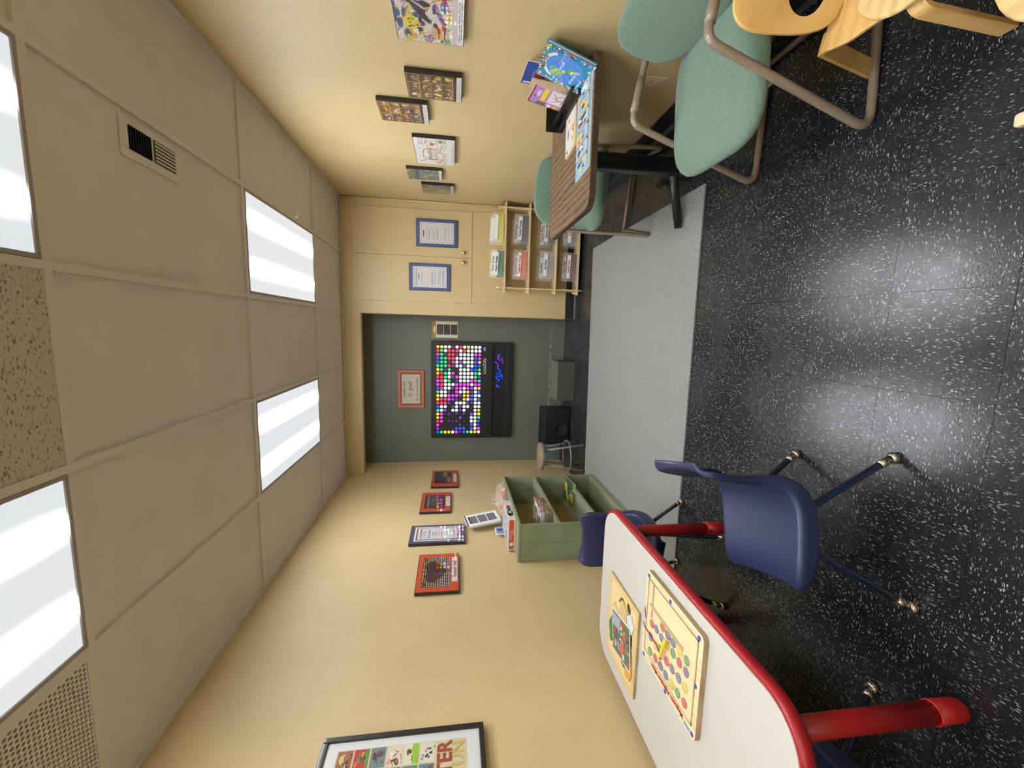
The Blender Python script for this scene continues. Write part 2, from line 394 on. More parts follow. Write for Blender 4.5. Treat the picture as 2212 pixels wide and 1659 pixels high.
# ---- little painter for printed pictures: colours become faces of a flat sheet
class Img:
    def __init__(s, nx, ny, bg): s.nx, s.ny = nx, ny; s.a = np.zeros((ny, nx, 3)); s.a[:] = np.array(hexc(*bg)[:3]); s.Y, s.X = np.mgrid[0:ny, 0:nx]; s.X = (s.X + .5) / nx; s.Y = (s.Y + .5) / ny
    def m(s, mask, c): s.a[mask] = hexc(*c)[:3]; return s
    def rect(s, x0, y0, x1, y1, c): return s.m((s.X >= x0) & (s.X < x1) & (s.Y >= y0) & (s.Y < y1), c)
    def ell(s, cx, cy, rx, ry, c, a=0):
        dx, dy = s.X - cx, s.Y - cy; u = dx * math.cos(a) + dy * math.sin(a); v = -dx * math.sin(a) + dy * math.cos(a)
        return s.m((u / rx) ** 2 + (v / ry) ** 2 < 1, c)
    def line(s, x0, y0, x1, y1, wd, c):
        d = np.array([x1 - x0, y1 - y0]); L2 = max(d @ d, 1e-9)
        t = np.clip(((s.X - x0) * d[0] + (s.Y - y0) * d[1]) / L2, 0, 1)
        return s.m(np.hypot(s.X - x0 - t * d[0], s.Y - y0 - t * d[1]) < wd, c)
    def dots(s, n, x0, y0, x1, y1, cols, r0, r1, asp=1):
        for _ in range(n):
            r = RNG.uniform(r0, r1); s.ell(RNG.uniform(x0, x1), RNG.uniform(y0, y1), r, r * asp * RNG.uniform(.5, 1.5), cols[RNG.randint(len(cols))], RNG.uniform(0, 3))
        return s
    def strokes(s, n, x0, y0, x1, y1, cols, l, wd, ang=None):
        for _ in range(n):
            a = RNG.uniform(0, PI) if ang is None else ang + RNG.uniform(-.3, .3); x, y = RNG.uniform(x0, x1), RNG.uniform(y0, y1); k = RNG.uniform(.4, 1) * l
            s.line(x, y, x + math.cos(a) * k, y + math.sin(a) * k, wd, cols[RNG.randint(len(cols))])
        return s
    def textlines(s, x0, x1, ys, h, c, ragged=.3):
        for y in ys:
            x = x0 + RNG.uniform(0, .05); e = x1 - RNG.uniform(0, ragged) * (x1 - x0)
            while x < e:
                k = RNG.uniform(.02, .07); s.rect(x, y, min(x + k, e), y + h, c); x += k + .016
        return s
    def sheet(s, w, h, name, material, parent, off=0.0, loc=(0, 0, 0), rot=(0, 0, 0), z0=None):
        """flat print w x h facing -Y, centred on local origin"""
        vs, fs, cols = [], [], []
        for j in range(s.ny):
            i = 0
            while i < s.nx:
                k = i
                while k + 1 < s.nx and np.abs(s.a[j, k + 1] - s.a[j, i]).max() < 1e-6: k += 1
                xa, xb = -w / 2 + w * i / s.nx, -w / 2 + w * (k + 1) / s.nx; za, zb = h / 2 - h * (j + 1) / s.ny, h / 2 - h * j / s.ny
                b = len(vs); vs += [(xa, off, za), (xb, off, za), (xb, off, zb), (xa, off, zb)]; fs.append((b, b + 1, b + 2, b + 3)); cols.append(s.a[j, i]); i = k + 1
        BM = Matrix.Translation(loc) @ Euler(rot).to_matrix().to_4x4()
        vs = [tuple(BM @ Vector(p)) for p in vs]
        me = bpy.data.meshes.new(name); me.from_pydata(vs, [], fs); me.materials.append(material)
        at = me.color_attributes.new('Col', 'FLOAT_COLOR', 'CORNER')
        arr = np.ones((len(fs), 4, 4)); arr[:, :, :3] = np.array(cols)[:, None, :]; at.data.foreach_set('color', arr.ravel())
        o = bpy.data.objects.new(name, me); C.objects.link(o)
        if parent: o.parent = parent
        return o

# ================================================================== THE ROOM
struct(box('floor', (LX - .1, FY - .1, -.08), (RX + .1, NY + .1, 0), M_floor))
struct(box('ceiling', (LX - .1, FY - .1, HZ + .012), (RX + .1, NY + .1, HZ + .09), M_ceil))
struct(box('wall_right', (RX, FY, 0), (RX + .1, NY + .1, HZ + .012), M_wall))
struct(box('wall_left', (LX - .1, FY, 0), (LX, NY + .1, HZ + .012), M_wall))
struct(box('wall_near', (LX - .1, FY - .1, 0), (RX + .1, FY, HZ + .012), M_wall))
struct(box('wall_niche', (LX, NY, 0), (.115, NY + .1, HZ + .012), M_niche))
b = MB().box((LX, BY, 2.365), (.115, BY + .09, HZ + .012), 0)
struct(b.build('wall_header', [M_closet], bevel=.002))
b = MB().box((LX, NY - .018, 0), (-.02, NY, .172), 0); b.box((LX, NY - .019, .166), (-.02, NY - .001, .176), 1)
b.box((-.02, NY - .018, 0), (.115, NY, .172), 0)
struct(b.build('baseboard_niche', [M_nichetrim, M_chip]))
b = MB().prism([(0, 0), (.022, 0), (.007, .02), (.006, .125), (0, .13)], FY, BY - .003, 0, Matrix(((-1, 0, 0, RX), (0, 0, 1, 0), (0, 1, 0, 0), (0, 0, 0, 1))))
struct(b.build('baseboard_right', [M_black_base], clean=True))
b = MB().box((.115, BY - .006, 0), (RX - .024, BY - .001, .108), 0); b.box((.115, BY - .012, 0), (RX - .024, BY - .001, .012), 1)
struct(b.build('baseboard_back', [M_black_base, M_greytube]))

# ceiling grid: main tees along the room, cross tees between
TW = .0135
for i, x in enumerate(A0):
    struct(box('trim_%d' % (i + 1), (x - TW, FY, HZ), (x + TW, BY if x > .115 else NY, HZ + .012), M_tee))
k = len(A0)
for y in YR:
    k += 1; b = MB(); xs = [RX] + A0 + [LX]
    for i in range(5): b.box((xs[i + 1] + (TW if i < 4 else 0), y - TW, HZ + .0004), (xs[i] - (TW if i > 0 else 0), y + TW, HZ + .012))
    struct(b.build('trim_%d' % k, M_tee))
k += 1
b = MB(); b.box((LX, FY, HZ - .001), (LX + .022, NY, HZ + .012)); b.box((RX - .016, FY, HZ - .001), (RX, BY, HZ + .012))
struct(b.build('trim_%d' % k, M_tee))
k += 1
b = MB().box((LX + .022, BY - .012, HZ - .004), (RX - .016, BY - .0005, HZ + .006))
struct(b.build('trim_%d' % k, M_tee))
b = MB().tube(fillet([(RX - .012, BY - .012, .11), (RX - .012, BY - .012, HZ - .005)], .01), .011, 10)
struct(b.build('trim_corner', M_closet, smooth=True))

# troffers (lit): frame, diffuser
def troffer(x0, y0, label):
    t = thing('ceiling_light', label, 'ceiling light', (x0 - .3048, y0 + .6096, HZ - .001), 0, 'fluorescent panels in the ceiling grid')
    W, Lh = .2905, .595
    b = MB()
    for lo, hi in (((-W, -Lh, 0), (-W + .014, Lh, .012)), ((W - .014, -Lh, 0), (W, Lh, .012)), ((-W + .014, -Lh, 0), (W - .014, -Lh + .014, .012)), ((-W + .014, Lh - .014, 0), (W - .014, Lh, .012))): b.box(lo, hi)
    b.build('light_frame', M_lightframe, t, bevel=.002)
    MB().box((-W + .014, -Lh + .014, .005), (W - .014, Lh - .014, .011)).build('diffuser', M_diff, t)
troffer(A0[0], YR[4], 'lit fluorescent ceiling panel far right, by the two white hooks')
troffer(A0[2], YR[4], 'lit fluorescent ceiling panel far left, above the dark green alcove')
troffer(A0[0], YR[2], 'lit fluorescent ceiling panel cut by the frame, near the air register')
troffer(A0[2], YR[2], 'lit fluorescent ceiling panel cut by the frame, beside the perforated grille')
troffer(A0[0], YR[0], 'lit fluorescent ceiling panel behind the viewer on the right')
troffer(A0[2], YR[0], 'lit fluorescent ceiling panel behind the viewer on the left')

b = MB().box((A0[2] + TW, YR[2] + TW, HZ + .003), (A0[1] - TW, YR[3] - TW, HZ + .0115))
tag(b.build('acoustic_tile', M_rough), 'coarse fissured ceiling tile between the two nearest light panels', 'ceiling tile')
# perforated egg-crate grille left of the near light
t = thing('return_air_grille', 'beige perforated return air grille in the ceiling by the left wall', 'air grille', ((A0[3] + LX) / 2, (YR[2] + YR[3]) / 2, HZ))
x1 = (A0[3] - LX) / 2 - .015; y1 = (YR[3] - YR[2]) / 2 - .015
MB().box((-x1, -y1, .0095), (x1, y1, .0115)).build('duct_opening', M_duct, t)  # brown sheet; its colour stands for the shade inside the duct
b = MB(); s = .0165; nx = int(2 * x1 / s); ny = int(2 * y1 / (s * .866))
R_ = s * .36
hexp = [(math.cos(q * PI / 3), math.sin(q * PI / 3)) for q in range(6)]
# sheet with round (six-sided) holes: each cell is a ring between a hexagon and its hole
for j in range(ny):
    for i in range(nx):
        cx = -x1 + s * (i + .5 + .5 * (j % 2)); cy = -y1 + s * .866 * (j + .6)
        if cx > x1 - s * .45: continue
        ov = [(cx + s / math.sqrt(3) * math.cos(PI / 6 + q * PI / 3), cy + s / math.sqrt(3) * math.sin(PI / 6 + q * PI / 3), 0.001) for q in range(6)]
        iv = [(cx + R_ * math.cos(PI / 6 + q * PI / 3), cy + R_ * math.sin(PI / 6 + q * PI / 3), 0.001) for q in range(6)]
        up = [(p[0], p[1], .008) for p in iv]
        b.add(ov + iv + up, [[q, (q + 1) % 6, (q + 1) % 6 + 6, q + 6] for q in range(6)] + [[q + 6, (q + 1) % 6 + 6, (q + 1) % 6 + 12, q + 12] for q in range(6)])
b.build('perforated_sheet', M_tee, t)
b = MB()
for lo, hi in (((-x1 - .002, -y1 - .002, -.0005), (-x1 + .012, y1 + .002, .009)), ((x1 - .012, -y1 - .002, -.0005), (x1 + .002, y1 + .002, .009)), ((-x1 + .012, -y1 - .002, -.0005), (x1 - .012, -y1 + .012, .009)), ((-x1 + .012, y1 - .012, -.0005), (x1 - .012, y1 + .002, .009))): b.box(lo, hi)
b.build('grille_frame', M_tee, t)

# supply register
t = thing('air_register', 'painted metal supply air register with dark louvres in the ceiling', 'air vent', (.645, 1.94, HZ + .012))
b = MB(); X0, X1, Y0, Y1 = -.068, .075, -.175, .15
ix0, ix1 = -.035, .05
b.box((X0, Y0, -.006), (ix0, Y1, 0)); b.box((ix1, Y0, -.006), (X1, Y1, 0)); b.box((ix0, Y0, -.006), (ix1, -.135, 0)); b.box((ix0, .13, -.006), (ix1, Y1, 0)); b.box((ix0, -.012, -.006), (ix1, -.003, 0))
b.build('faceplate', M_tee, t, bevel=.002)
MB().box((ix0, -.135, -.002), (ix1, .13, -.0008)).build('duct_opening', M_dark, t)
for i in range(9):
    y = -.128 + i * .0135
    MB().box((ix0, -.005, -.0008), (ix1, .005, .0008), 0, T((0, y, -.006)) @ Rx(.9)).build('louvre', M_gloss_edge, t)
for i in range(9):
    y = .004 + i * .0135
    MB().box((ix0, -.0048, -.0008), (ix1, .0048, .0008), 0, T((0, y, -.007)) @ Rx(-.3)).build('louvre', M_duct, t)
for i in range(6):
    x = ix0 + .008 + i * .0137
    MB().box((x - .0030, 0, -.0105), (x + .0030, .125, -.0090)).build('damper_vane', M_tee, t)
for y, lb in ((2.679, 'small white plastic ceiling hook at the near corner of the far right light'), (3.434, 'small white plastic ceiling hook by the far end of the right light')):
    b = MB(); b.box((-.012, -.006, 0), (.012, .006, .003)); b.tube(fillet([(0, 0, 0), (0, 0, -.016), (.022, 0, -.018), (.024, 0, -.004)], .006), .0026, 8)
    o = b.build('ceiling_hook', M_white, smooth=False, loc=(.77, y, HZ - .0032)); tag(o, lb, 'hook', 'hooks on the ceiling grid')

# built-in closet right of the alcove
t = thing('closet', 'cream painted built-in closet with double doors right of the alcove', 'closet', (.71, BY, 0))
b = MB().box((.115 - .71, .0, .108), (RX - .71, .40, HZ + .0), 0)
b.build('carcass', M_closet, t, bevel=.0015)
for (x0, x1, hx) in ((.255, .7345, .243), (.7385, 1.219, 1.231)):
    d = MB().box((x0 - .71, -.010, 1.181), (x1 - .71, -.0002, 2.438)).build('door', M_closet, t, bevel=.0025)
    kx = .686 if x0 < .5 else .789
    MB().lathe([(.006, 0), (.006, .014), (.017, .018), (.021, .026), (.018, .034), (.008, .037), (.001, .038)], 18, 0, T((kx - .71, -.010, 1.274)) @ Rx(PI / 2)).build('knob', M_brass, d, smooth=True)
    for z in (2.257, 1.809, 1.357 if x0 > .5 else 1.335):
        s_ = -1 if x0 < .5 else 1
        b = MB().box((hx - .71 - .006, -.013, z - .03), (hx - .71 + .006, -.0002, z + .03)); b.tube([(hx - .71 - s_ * .006, -.014, z - .034), (hx - .71 - s_ * .006, -.014, z + .034)], .0045, 8)
        b.build('hinge', M_closet, d)
MB().box((.255 - .71, -.006, .112), (1.226 - .71, -.0002, 1.176)).build('lower_panel', M_closet, t, bevel=.0025)

# rug
b = MB().prism([(-1.60, 2.264), (.817, 2.272), (.800, 4.150), (-1.60, 4.055)], 0.0005, .009)
tag(b.build('carpet_runner', M_rug), 'flat grey woven carpet piece lying across the dark floor', 'rug')

# electrical outlet low on the right wall
t = thing('wall_outlet', 'cream painted outlet plate low on the right wall behind a green chair', 'outlet', (RX, 2.265, .29), -PI / 2)
MB().box((-.038, -.009, 0), (.038, 0, .115)).build('cover_plate', M_almond, t, bevel=.003)
for z in (.034, .078):
    s_ = MB().prism(roundrect(-.017, -.014, .017, .014, .008), 0, .003, 0, T((0, -.009, z)) @ Rx(PI / 2)).build('socket', M_almond, t)
    MB().box((-.0075, -.0128, z - .003), (-.005, -.0121, z + .006)).box((.005, -.0128, z - .003), (.0075, -.0121, z + .006)).build('slot', M_dark, s_)

# ================================================================== PICTURES
LW = lambda y, z: ((LX, y, z), PI / 2)       # hung on the left wall, facing +X
RW = lambda y, z: ((RX, y, z), -PI / 2)
def art_zoo():
    g = Img(120, 84, (196, 188, 176)); cols = [(92, 70, 110), (190, 170, 60), (60, 50, 48), (150, 60, 50), (200, 150, 80), (120, 150, 120), (170, 110, 160), (215, 205, 190), (60, 80, 130)]
    g.dots(150, 0, 0, 1, .9, cols, .015, .06, 1.2); g.strokes(260, 0, 0, 1, .9, [(40, 36, 40), (230, 225, 215), (120, 90, 110), (160, 130, 70)], .06, .004)
    g.ell(.40, .40, .045, .20, (52, 44, 50), .7); g.ell(.50, .38, .04, .2, (40, 46, 42), .1); g.ell(.58, .45, .04, .17, (60, 50, 58), -.4); g.ell(.47, .40, .014, .12, (170, 166, 168), .4); g.ell(.54, .46, .012, .1, (150, 150, 150), -.2)
    for i in range(6): g.ell(.72 + .035 * i, .16 + .02 * i, .03, .06, (104, 84, 130) if i % 2 else (210, 204, 210), .7)
    g.ell(.25, .25, .09, .13, (196, 184, 60)); g.strokes(12, .18, .18, .3, .34, [(40, 40, 30)], .05, .006, 1.2)
    for i in range(5): g.rect(.05, .62 + i * .05, .22, .65 + i * .05, (130, 60, 50) if i % 2 else (190, 160, 80))
    return g
def art_cabinet(cols_frac, palette, tint):
    g = Img(72, 86, (50, 34, 26)); rows = 4
    xs = cols_frac
    for r in range(rows):
        for i in range(len(xs) - 1):
            x0, x1 = xs[i] + .015, xs[i + 1] - .015; y0, y1 = .03 + r * .225, .03 + (r + 1) * .225 - .018
            g.rect(x0, y0, x1, y1, tint[RNG.randint(len(tint))])
            g.dots(9, x0 + .03, y0 + .07, x1 - .03, y1 - .02, palette, .012, .04, 1.1); g.strokes(7, x0 + .02, y0 + .1, x1 - .03, y1 - .02, palette, .07, .008)
            g.rect(x0, y1, x1, y1 + .015, (176, 130, 74))
    for x in xs: g.rect(x - .012, 0, x + .01, .93, (170, 124, 70))
    g.rect(0, 0, 1, .02, (160, 110, 60)); g.rect(0, .925, 1, .94, (70, 44, 30))
    return g
def art_sketch():
    g = Img(128, 82, (212, 208, 198)); ink = [(92, 78, 70), (70, 60, 58), (140, 110, 80)]
    g.rect(0, 0, 1, .2, (214, 212, 206)); g.ell(.5, .1, .3, .1, (200, 205, 206))
    for x0, y0, x1, y1 in ((.2, .38, .28, .22), (.28, .22, .4, .2), (.4, .2, .56, .24), (.56, .24, .62, .34), (.62, .34, .62, .6), (.2, .38, .2, .6), (.2, .38, .62, .36), (.1, .1, .18, .3)): g.line(x0, y0, x1, y1, .009, (60, 56, 52))
    for i in range(9):
        x = .22 + .05 * i; g.line(x, .4, x, .62, .007, (90, 76, 62)); g.ell(x + .02, .42, .015, .03, (150, 130, 104))
    g.strokes(150, 0, .55, 1, .88, ink + [(150, 60, 50), (190, 180, 168), (110, 130, 120)], .05, .0065); g.strokes(50, .6, .1, .98, .5, ink, .06, .006)
    g.ell(.8, .48, .05, .07, (170, 70, 70)); g.ell(.9, .72, .05, .06, (110, 130, 126)); g.strokes(40, .0, .5, .3, .8, [(168, 80, 70), (210, 206, 200)], .04, .006)
    return g
def art_leaves(base, cols, n=140, ang=None):
    g = Img(66, 80, base); g.dots(60, 0, 0, 1, .95, cols, .03, .1, 1.2); g.strokes(n, 0, 0, 1, .95, cols, .12, .008, ang); return g
def block_picture(name, label, y0, y1, z0, z1, art, caption, dep=.026):
    """print mounted on a thick dark block, white caption strip along its foot, right wall"""
    yc = (y0 + y1) / 2; W = y1 - y0; H = z1 - z0
    t = thing(name, label, 'picture', (RX, yc, z0), -PI / 2, 'framed prints along the right wall')
    MB().box((-W / 2, -dep, 0), (W / 2, -.0005, H)).build('picture_block', M_frameblack, t, bevel=.0015)
    cap = .026
    art.sheet(W - .008, H - cap - .008, 'art_print', M_print, t, -dep - .0008, (0, 0, cap + .004 + (H - cap - .008) / 2))
    g = Img(60, 8, (206, 206, 206)); g.textlines(.05, .95, [.25, .6], .14, (110, 108, 110), .25)
    g.sheet(W - .008, cap, 'caption_strip', M_print, t, -dep - .0008, (0, 0, .004 + cap / 2))
    return t
warm = [(196, 186, 170), (212, 190, 150), (150, 120, 90), (210, 170, 70), (120, 60, 44), (170, 150, 140), (96, 76, 64)]
block_picture('wall_picture', 'large glossy framed print crowded with doodled plants and patterns, right wall', 1.66, 2.138, 1.343, 1.638, art_zoo(), '')
block_picture('wall_picture', 'framed print of a shelf of curios, lower one nearest the doodle print', 2.383, 2.629, 1.343, 1.639, art_cabinet([.02, .34, .67, .98], warm + [(214, 190, 60)], [(84, 62, 48), (70, 54, 46)]), '')
block_picture('wall_picture', 'framed print of a curio cabinet, highest of the row on the right wall', 2.692, 2.937, 1.540, 1.833, art_cabinet([.02, .42, .76, .98], warm + [(60, 66, 70), (206, 150, 40)], [(90, 52, 34), (60, 50, 56), (120, 80, 40)]), '')
block_picture('wall_picture', 'white framed print of a sketched building above a crowd', 3.136, 3.606, 1.376, 1.671, art_sketch(), '')
block_picture('wall_picture', 'framed print of a blue-green garden scene, second from the back corner', 3.745, 3.999, 1.481, 1.776, art_leaves((74, 80, 62), [(56, 72, 84), (120, 120, 84), (150, 146, 104), (60, 66, 52), (90, 100, 110)]), '')
block_picture('wall_picture', 'framed olive and lilac woodland print nearest the back corner', 4.113, 4.369, 1.380, 1.679, art_leaves((120, 110, 64), [(146, 138, 76), (98, 92, 48), (150, 140, 150), (110, 100, 60)], 120, 1.5), '')

def mat_picture(label, y0, y1, z0, z1, matcol, art, aw, ah, ac, strip=None, group='matted peg board pictures along the left wall', dep=.022, cat='picture'):
    """thin black frame, coloured mat, glazed print; left wall"""
    yc = (y0 + y1) / 2; W = y1 - y0; H = z1 - z0
    t = thing('wall_picture', label, cat, (LX, yc, z0), PI / 2, group)
    MB().box((-W / 2, -dep, 0), (W / 2, -.0005, H)).build('frame', M_frameblack, t, bevel=.0015)
    g = Img(2, 2, matcol); g.sheet(W - .010, H - .010, 'mat_board', M_print, t, -dep - .0006, (0, 0, H / 2))
    art.sheet(aw, ah, 'art_print', M_print, t, -dep - .0012, (ac[0], 0, ac[1] + H / 2))
    if strip:
        sx, sz, sw, sh, txt, ts = strip
        o = Img(2, 2, (206, 198, 192)).sheet(sw, sh, 'caption_strip', M_print, t, -dep - .0012, (sx, 0, sz + H / 2))
        if txt: MB().text(txt, ts, T((sx, -dep - .0022, sz + H / 2)), sx=.62).build('lettering', M_ink, o)
    return t
def art_dashes():
    g = Img(64, 52, (26, 20, 22))
    for r in range(12):
        for c in range(15):
            x, y = .06 + c * .062, .06 + r * .077
            cc = [(60, 26, 30), (40, 30, 70), (30, 50, 40)][(c // 5)]
            if c >= 8 and 6 <= r < 9: cc = (220, 200, 150)
            if c < 8 and r >= 9: cc = (220, 180, 60)
            if c < 8 and 6 <= r < 9: cc = (40, 50, 100)
            g.rect(x, y, x + .045, y + .03, cc)
    return g
def art_dots():
    g = Img(72, 60, (22, 19, 20))
    for r in range(13):
        for c in range(17):
            x, y = .05 + c * .056, .08 + r * .068
            on = (r in (1, 2)) or (3 < r < 11 and (c * 7 + r * 3) % 5 < 3 and 2 < c < 14) or (r > 3 and c % 3 == 0)
            g.ell(x, y, .013, .018, (200, 196, 190) if on and not (c == 0 or c == 16) else ((110, 50, 44) if c < 4 else (40, 36, 38)))
    return g
def art_heart():
    g = Img(126, 112, (20, 18, 18)); n = 21; m_ = 13
    for r in range(m_):
        for c in range(n):
            x, y = (c + .5) / n, (r + .5) / m_
            u = (x - .5) * 3.3; v = (.50 - y) * 2.9 + .10
            h = (u * u + v * v - 1) ** 3 - u * u * v ** 3
            h2 = ((u * .8) ** 2 + (v * .8) ** 2 - 1) ** 3 - (u * .8) ** 2 * (v * .8) ** 3
            col = (206, 202, 196)
            if h2 < 0: col = (206, 186, 74)
            if h < 0: col = (104, 32, 52)
            if (c + r) % 2 == 0 and h2 > 0 and r < 2: continue
            g.ell(x, y, .014, .022, col)
    return g
mat_picture('orange matted print nearest the alcove, dark with yellow bars', 4.235, 4.729, 1.313, 1.600, (176, 66, 30), art_dashes(), .345, .185, (.02, .022), (.0, -.107, .24, .032, None, 0))
mat_picture('orange matted print second from the alcove, rows of white dots', 3.634, 4.083, 1.390, 1.671, (184, 66, 28), art_dots(), .30, .185, (.0, .012), (.0, -.112, .22, .040, None, 0))
mat_picture('square orange matted print of a red and yellow heart', 2.470, 2.922, 1.331, 1.613, (190, 66, 26), art_heart(), .345, .185, (.0, .012), (.02, -.111, .29, .038, 'Can you make a shape?', .034))
# blue games list
y0, y1, z0, z1 = 3.078, 3.381, 1.276, 1.711
g = Img(4, 4, (206, 200, 190))
t = mat_picture('tall navy matted notice listing games, between the orange prints', y0, y1, z0, z1, (52, 66, 104), g, .235, .365, (0, 0), None, cat='notice')
t.name = 'wall_notice'
b_ = Img(2, 2, (44, 40, 52)).sheet(.205, .335, 'notice_border', M_print, t, -.0242, (0, 0, (z1 - z0) / 2))
Img(2, 2, (150, 40, 50)).sheet(.11, .008, 'border_accent', M_print, b_, -.0248, (.04, 0, (z1 - z0) / 2 + .162)); Img(2, 2, (190, 150, 60)).sheet(.11, .008, 'border_accent', M_print, b_, -.0248, (.04, 0, (z1 - z0) / 2 - .162))
p_ = Img(2, 2, (196, 194, 194)).sheet(.19, .315, 'notice_sheet', M_print, t, -.0248, (0, 0, (z1 - z0) / 2))
b = MB()
zc = (z1 - z0) / 2
for txt, z, s_ in (('Games Available', .132, .027), ('For Play', .104, .027), ('Playing Cards', -.128, .018)):
    b.text(txt, s_, T((0, -.0256, zc + z)), sx=.85)
b.build('lettering', M_ink, p_)
g = Img(70, 60, (196, 194, 194)); g.textlines(.08, .9, [.06], .05, (70, 66, 70), .1); g.textlines(.3, .62, [.22, .34, .46, .58, .70, .82], .045, (80, 76, 84), .3)
g.sheet(.185, .19, 'listed_lines', M_print, p_, -.0252, (0, 0, zc - .012))

# big poster at the left edge of the picture
y1, z0, z1 = 1.560, 1.246, 1.883; W = .62; yc = y1 - W / 2
t = thing('wall_poster', 'large black framed poster of old alphabet cards on white mat, left wall', 'poster', (LX, yc, z0), PI / 2)
H = z1 - z0; d = .03; b = MB(); fwid = .022
for lo, hi in (((-W / 2, -d, 0), (-W / 2 + fwid, -.0005, H)), ((W / 2 - fwid, -d, 0), (W / 2, -.0005, H)), ((-W / 2 + fwid, -d, 0), (W / 2 - fwid, -.0005, fwid)), ((-W / 2 + fwid, -d, H - fwid), (W / 2 - fwid, -.0005, H))): b.box(lo, hi)
b.build('frame', M_frameblack, t, bevel=.003)
Img(2, 2, (206, 206, 206)).sheet(W - 2 * fwid, H - 2 * fwid, 'mat_board', M_print, t, -d + .008, (0, 0, H / 2))
pw, ph = .42, .50; px0 = W / 2 - .057 - pw / 2 + .001
sh = Img(2, 2, (196, 184, 150)).sheet(pw, ph, 'poster_sheet', M_print, t, -d + .0074, (px0, 0, H / 2 + .004))
cw = pw / 5; rows = 6; ch = (ph - .125) / rows
pal = [[(150, 90, 60), (190, 180, 110), (90, 50, 40)], [(176, 40, 40), (190, 170, 60), (100, 130, 60)], [(100, 120, 120), (110, 60, 70), (70, 90, 100)], [(205, 190, 170), (140, 100, 90), (220, 214, 200)], [(206, 200, 176), (150, 190, 60), (90, 40, 30)], [(206, 200, 180), (40, 38, 40), (206, 200, 180)]]
for r in range(rows):
    for c in range(5):
        p = pal[r] if c == 4 else pal[RNG.randint(6)]
        g = Img(26, 22, p[0]); g.dots(7, .2, .25, .8, .8, p[1:] + [(60, 48, 44)], .06, .16, 1); g.strokes(8, .2, .3, .8, .9, p[1:], .3, .03)
        if c == 4 and r == 4: g.rect(0, .6, 1, 1, (130, 176, 40))
        if c == 4 and r == 1: g.rect(0, .78, 1, 1, (90, 130, 50))
        x = px0 - pw / 2 + cw * (c + .5); z = H / 2 + .004 + ph / 2 - ch * (r + .5) - .002
        o = g.sheet(cw - .006, ch - .006, 'letter_card', M_print, t, -d + .0068, (x, 0, z))
        if c == 4 and r in (1, 3, 5):
            MB().text({1: 'Hh', 3: 'Pp', 5: 'Xx'}[r], .022, T((x - .02, -d + .006, z + .018))).build('lettering', {1: M_goldink, 3: M_redink, 5: M_blueink}[r], o)
MB().text('TTER', .078, T((px0 + pw / 2 - .006, -d + .006, H / 2 - ph / 2 + .088)), align='RIGHT', bold=.0025).build('lettering', M_rust, t)
MB().text('UN', .066, T((px0 + pw / 2 - .010, -d + .006, H / 2 - ph / 2 + .036)), align='RIGHT', bold=.0015).build('lettering', M_goldink, t)

# instruction sheets on the closet doors
def door_notice(label, xc, z0, W, H, paint):
    t = thing('framed_notice', label, 'notice', (xc, BY - .0105, z0), 0, 'blue matted notices on the closet doors')
    MB().box((-W / 2, -.016, 0), (W / 2, -.0005, H)).build('frame', M_frameblack, t, bevel=.001)
    Img(2, 2, (58, 76, 130)).sheet(W - .008, H - .008, 'mat_board', M_print, t, -.0166, (0, 0, H / 2))
    p = Img(2, 2, (204, 203, 204)).sheet(W - .066, H - .078, 'notice_sheet', M_print, t, -.0172, (0, 0, H / 2))
    g = Img(88, 140, (204, 203, 204)); g.rect(.03, .03, .97, .97, (170, 150, 146)); g.rect(.045, .04, .955, .96, (204, 203, 204)); paint(g)
    g.sheet(W - .074, H - .088, 'printed_text', M_print, p, -.0177, (0, 0, H / 2))
    return t, p
def p1(g):
    g.rect(.3, .085, .62, .115, (50, 52, 60))
    for y, c in ((.18, (170, 90, 90)), (.26, (90, 92, 98)), (.29, (90, 92, 98)), (.37, (90, 92, 98)), (.40, (110, 112, 116)), (.47, (170, 90, 90)), (.50, (170, 90, 90)), (.53, (180, 110, 110)), (.62, (90, 92, 98)), (.69, (90, 92, 98)), (.72, (100, 100, 104)), (.75, (110, 110, 110)), (.84, (165, 80, 80)), (.87, (165, 80, 80))): g.textlines(.12, .88, [y], .012, c, .35)
def p2(g):
    for y, c in ((.26, (90, 90, 96)), (.34, (206, 150, 140)), (.37, (206, 160, 150)), (.42, (206, 150, 140)), (.46, (214, 160, 150)), (.55, (60, 76, 130)), (.58, (70, 80, 120)), (.66, (80, 80, 88)), (.74, (70, 70, 78)), (.77, (90, 90, 96)), (.80, (110, 110, 110))): g.textlines(.12, .88, [y], .012, c, .3)
door_notice('blue matted notice sheet with black and red lines, right closet door', .9775, 1.339, .284, .437, p1)
t, p = door_notice('blue matted instruction sheet on the left closet door, bold heading', .517, 1.415, .286, .437, p2)
b = MB(); b.text('How to best enjoy the', .021, T((0, -.0184, .437 - .078)), sx=.92, bold=.0004); b.text('LiteZilla', .021, T((0, -.0184, .437 - .103)), bold=.0004); b.text('Use your imagination!', .021, T((0, -.0184, .078)), sx=.92, bold=.0004)
b.build('lettering', M_ink, p)

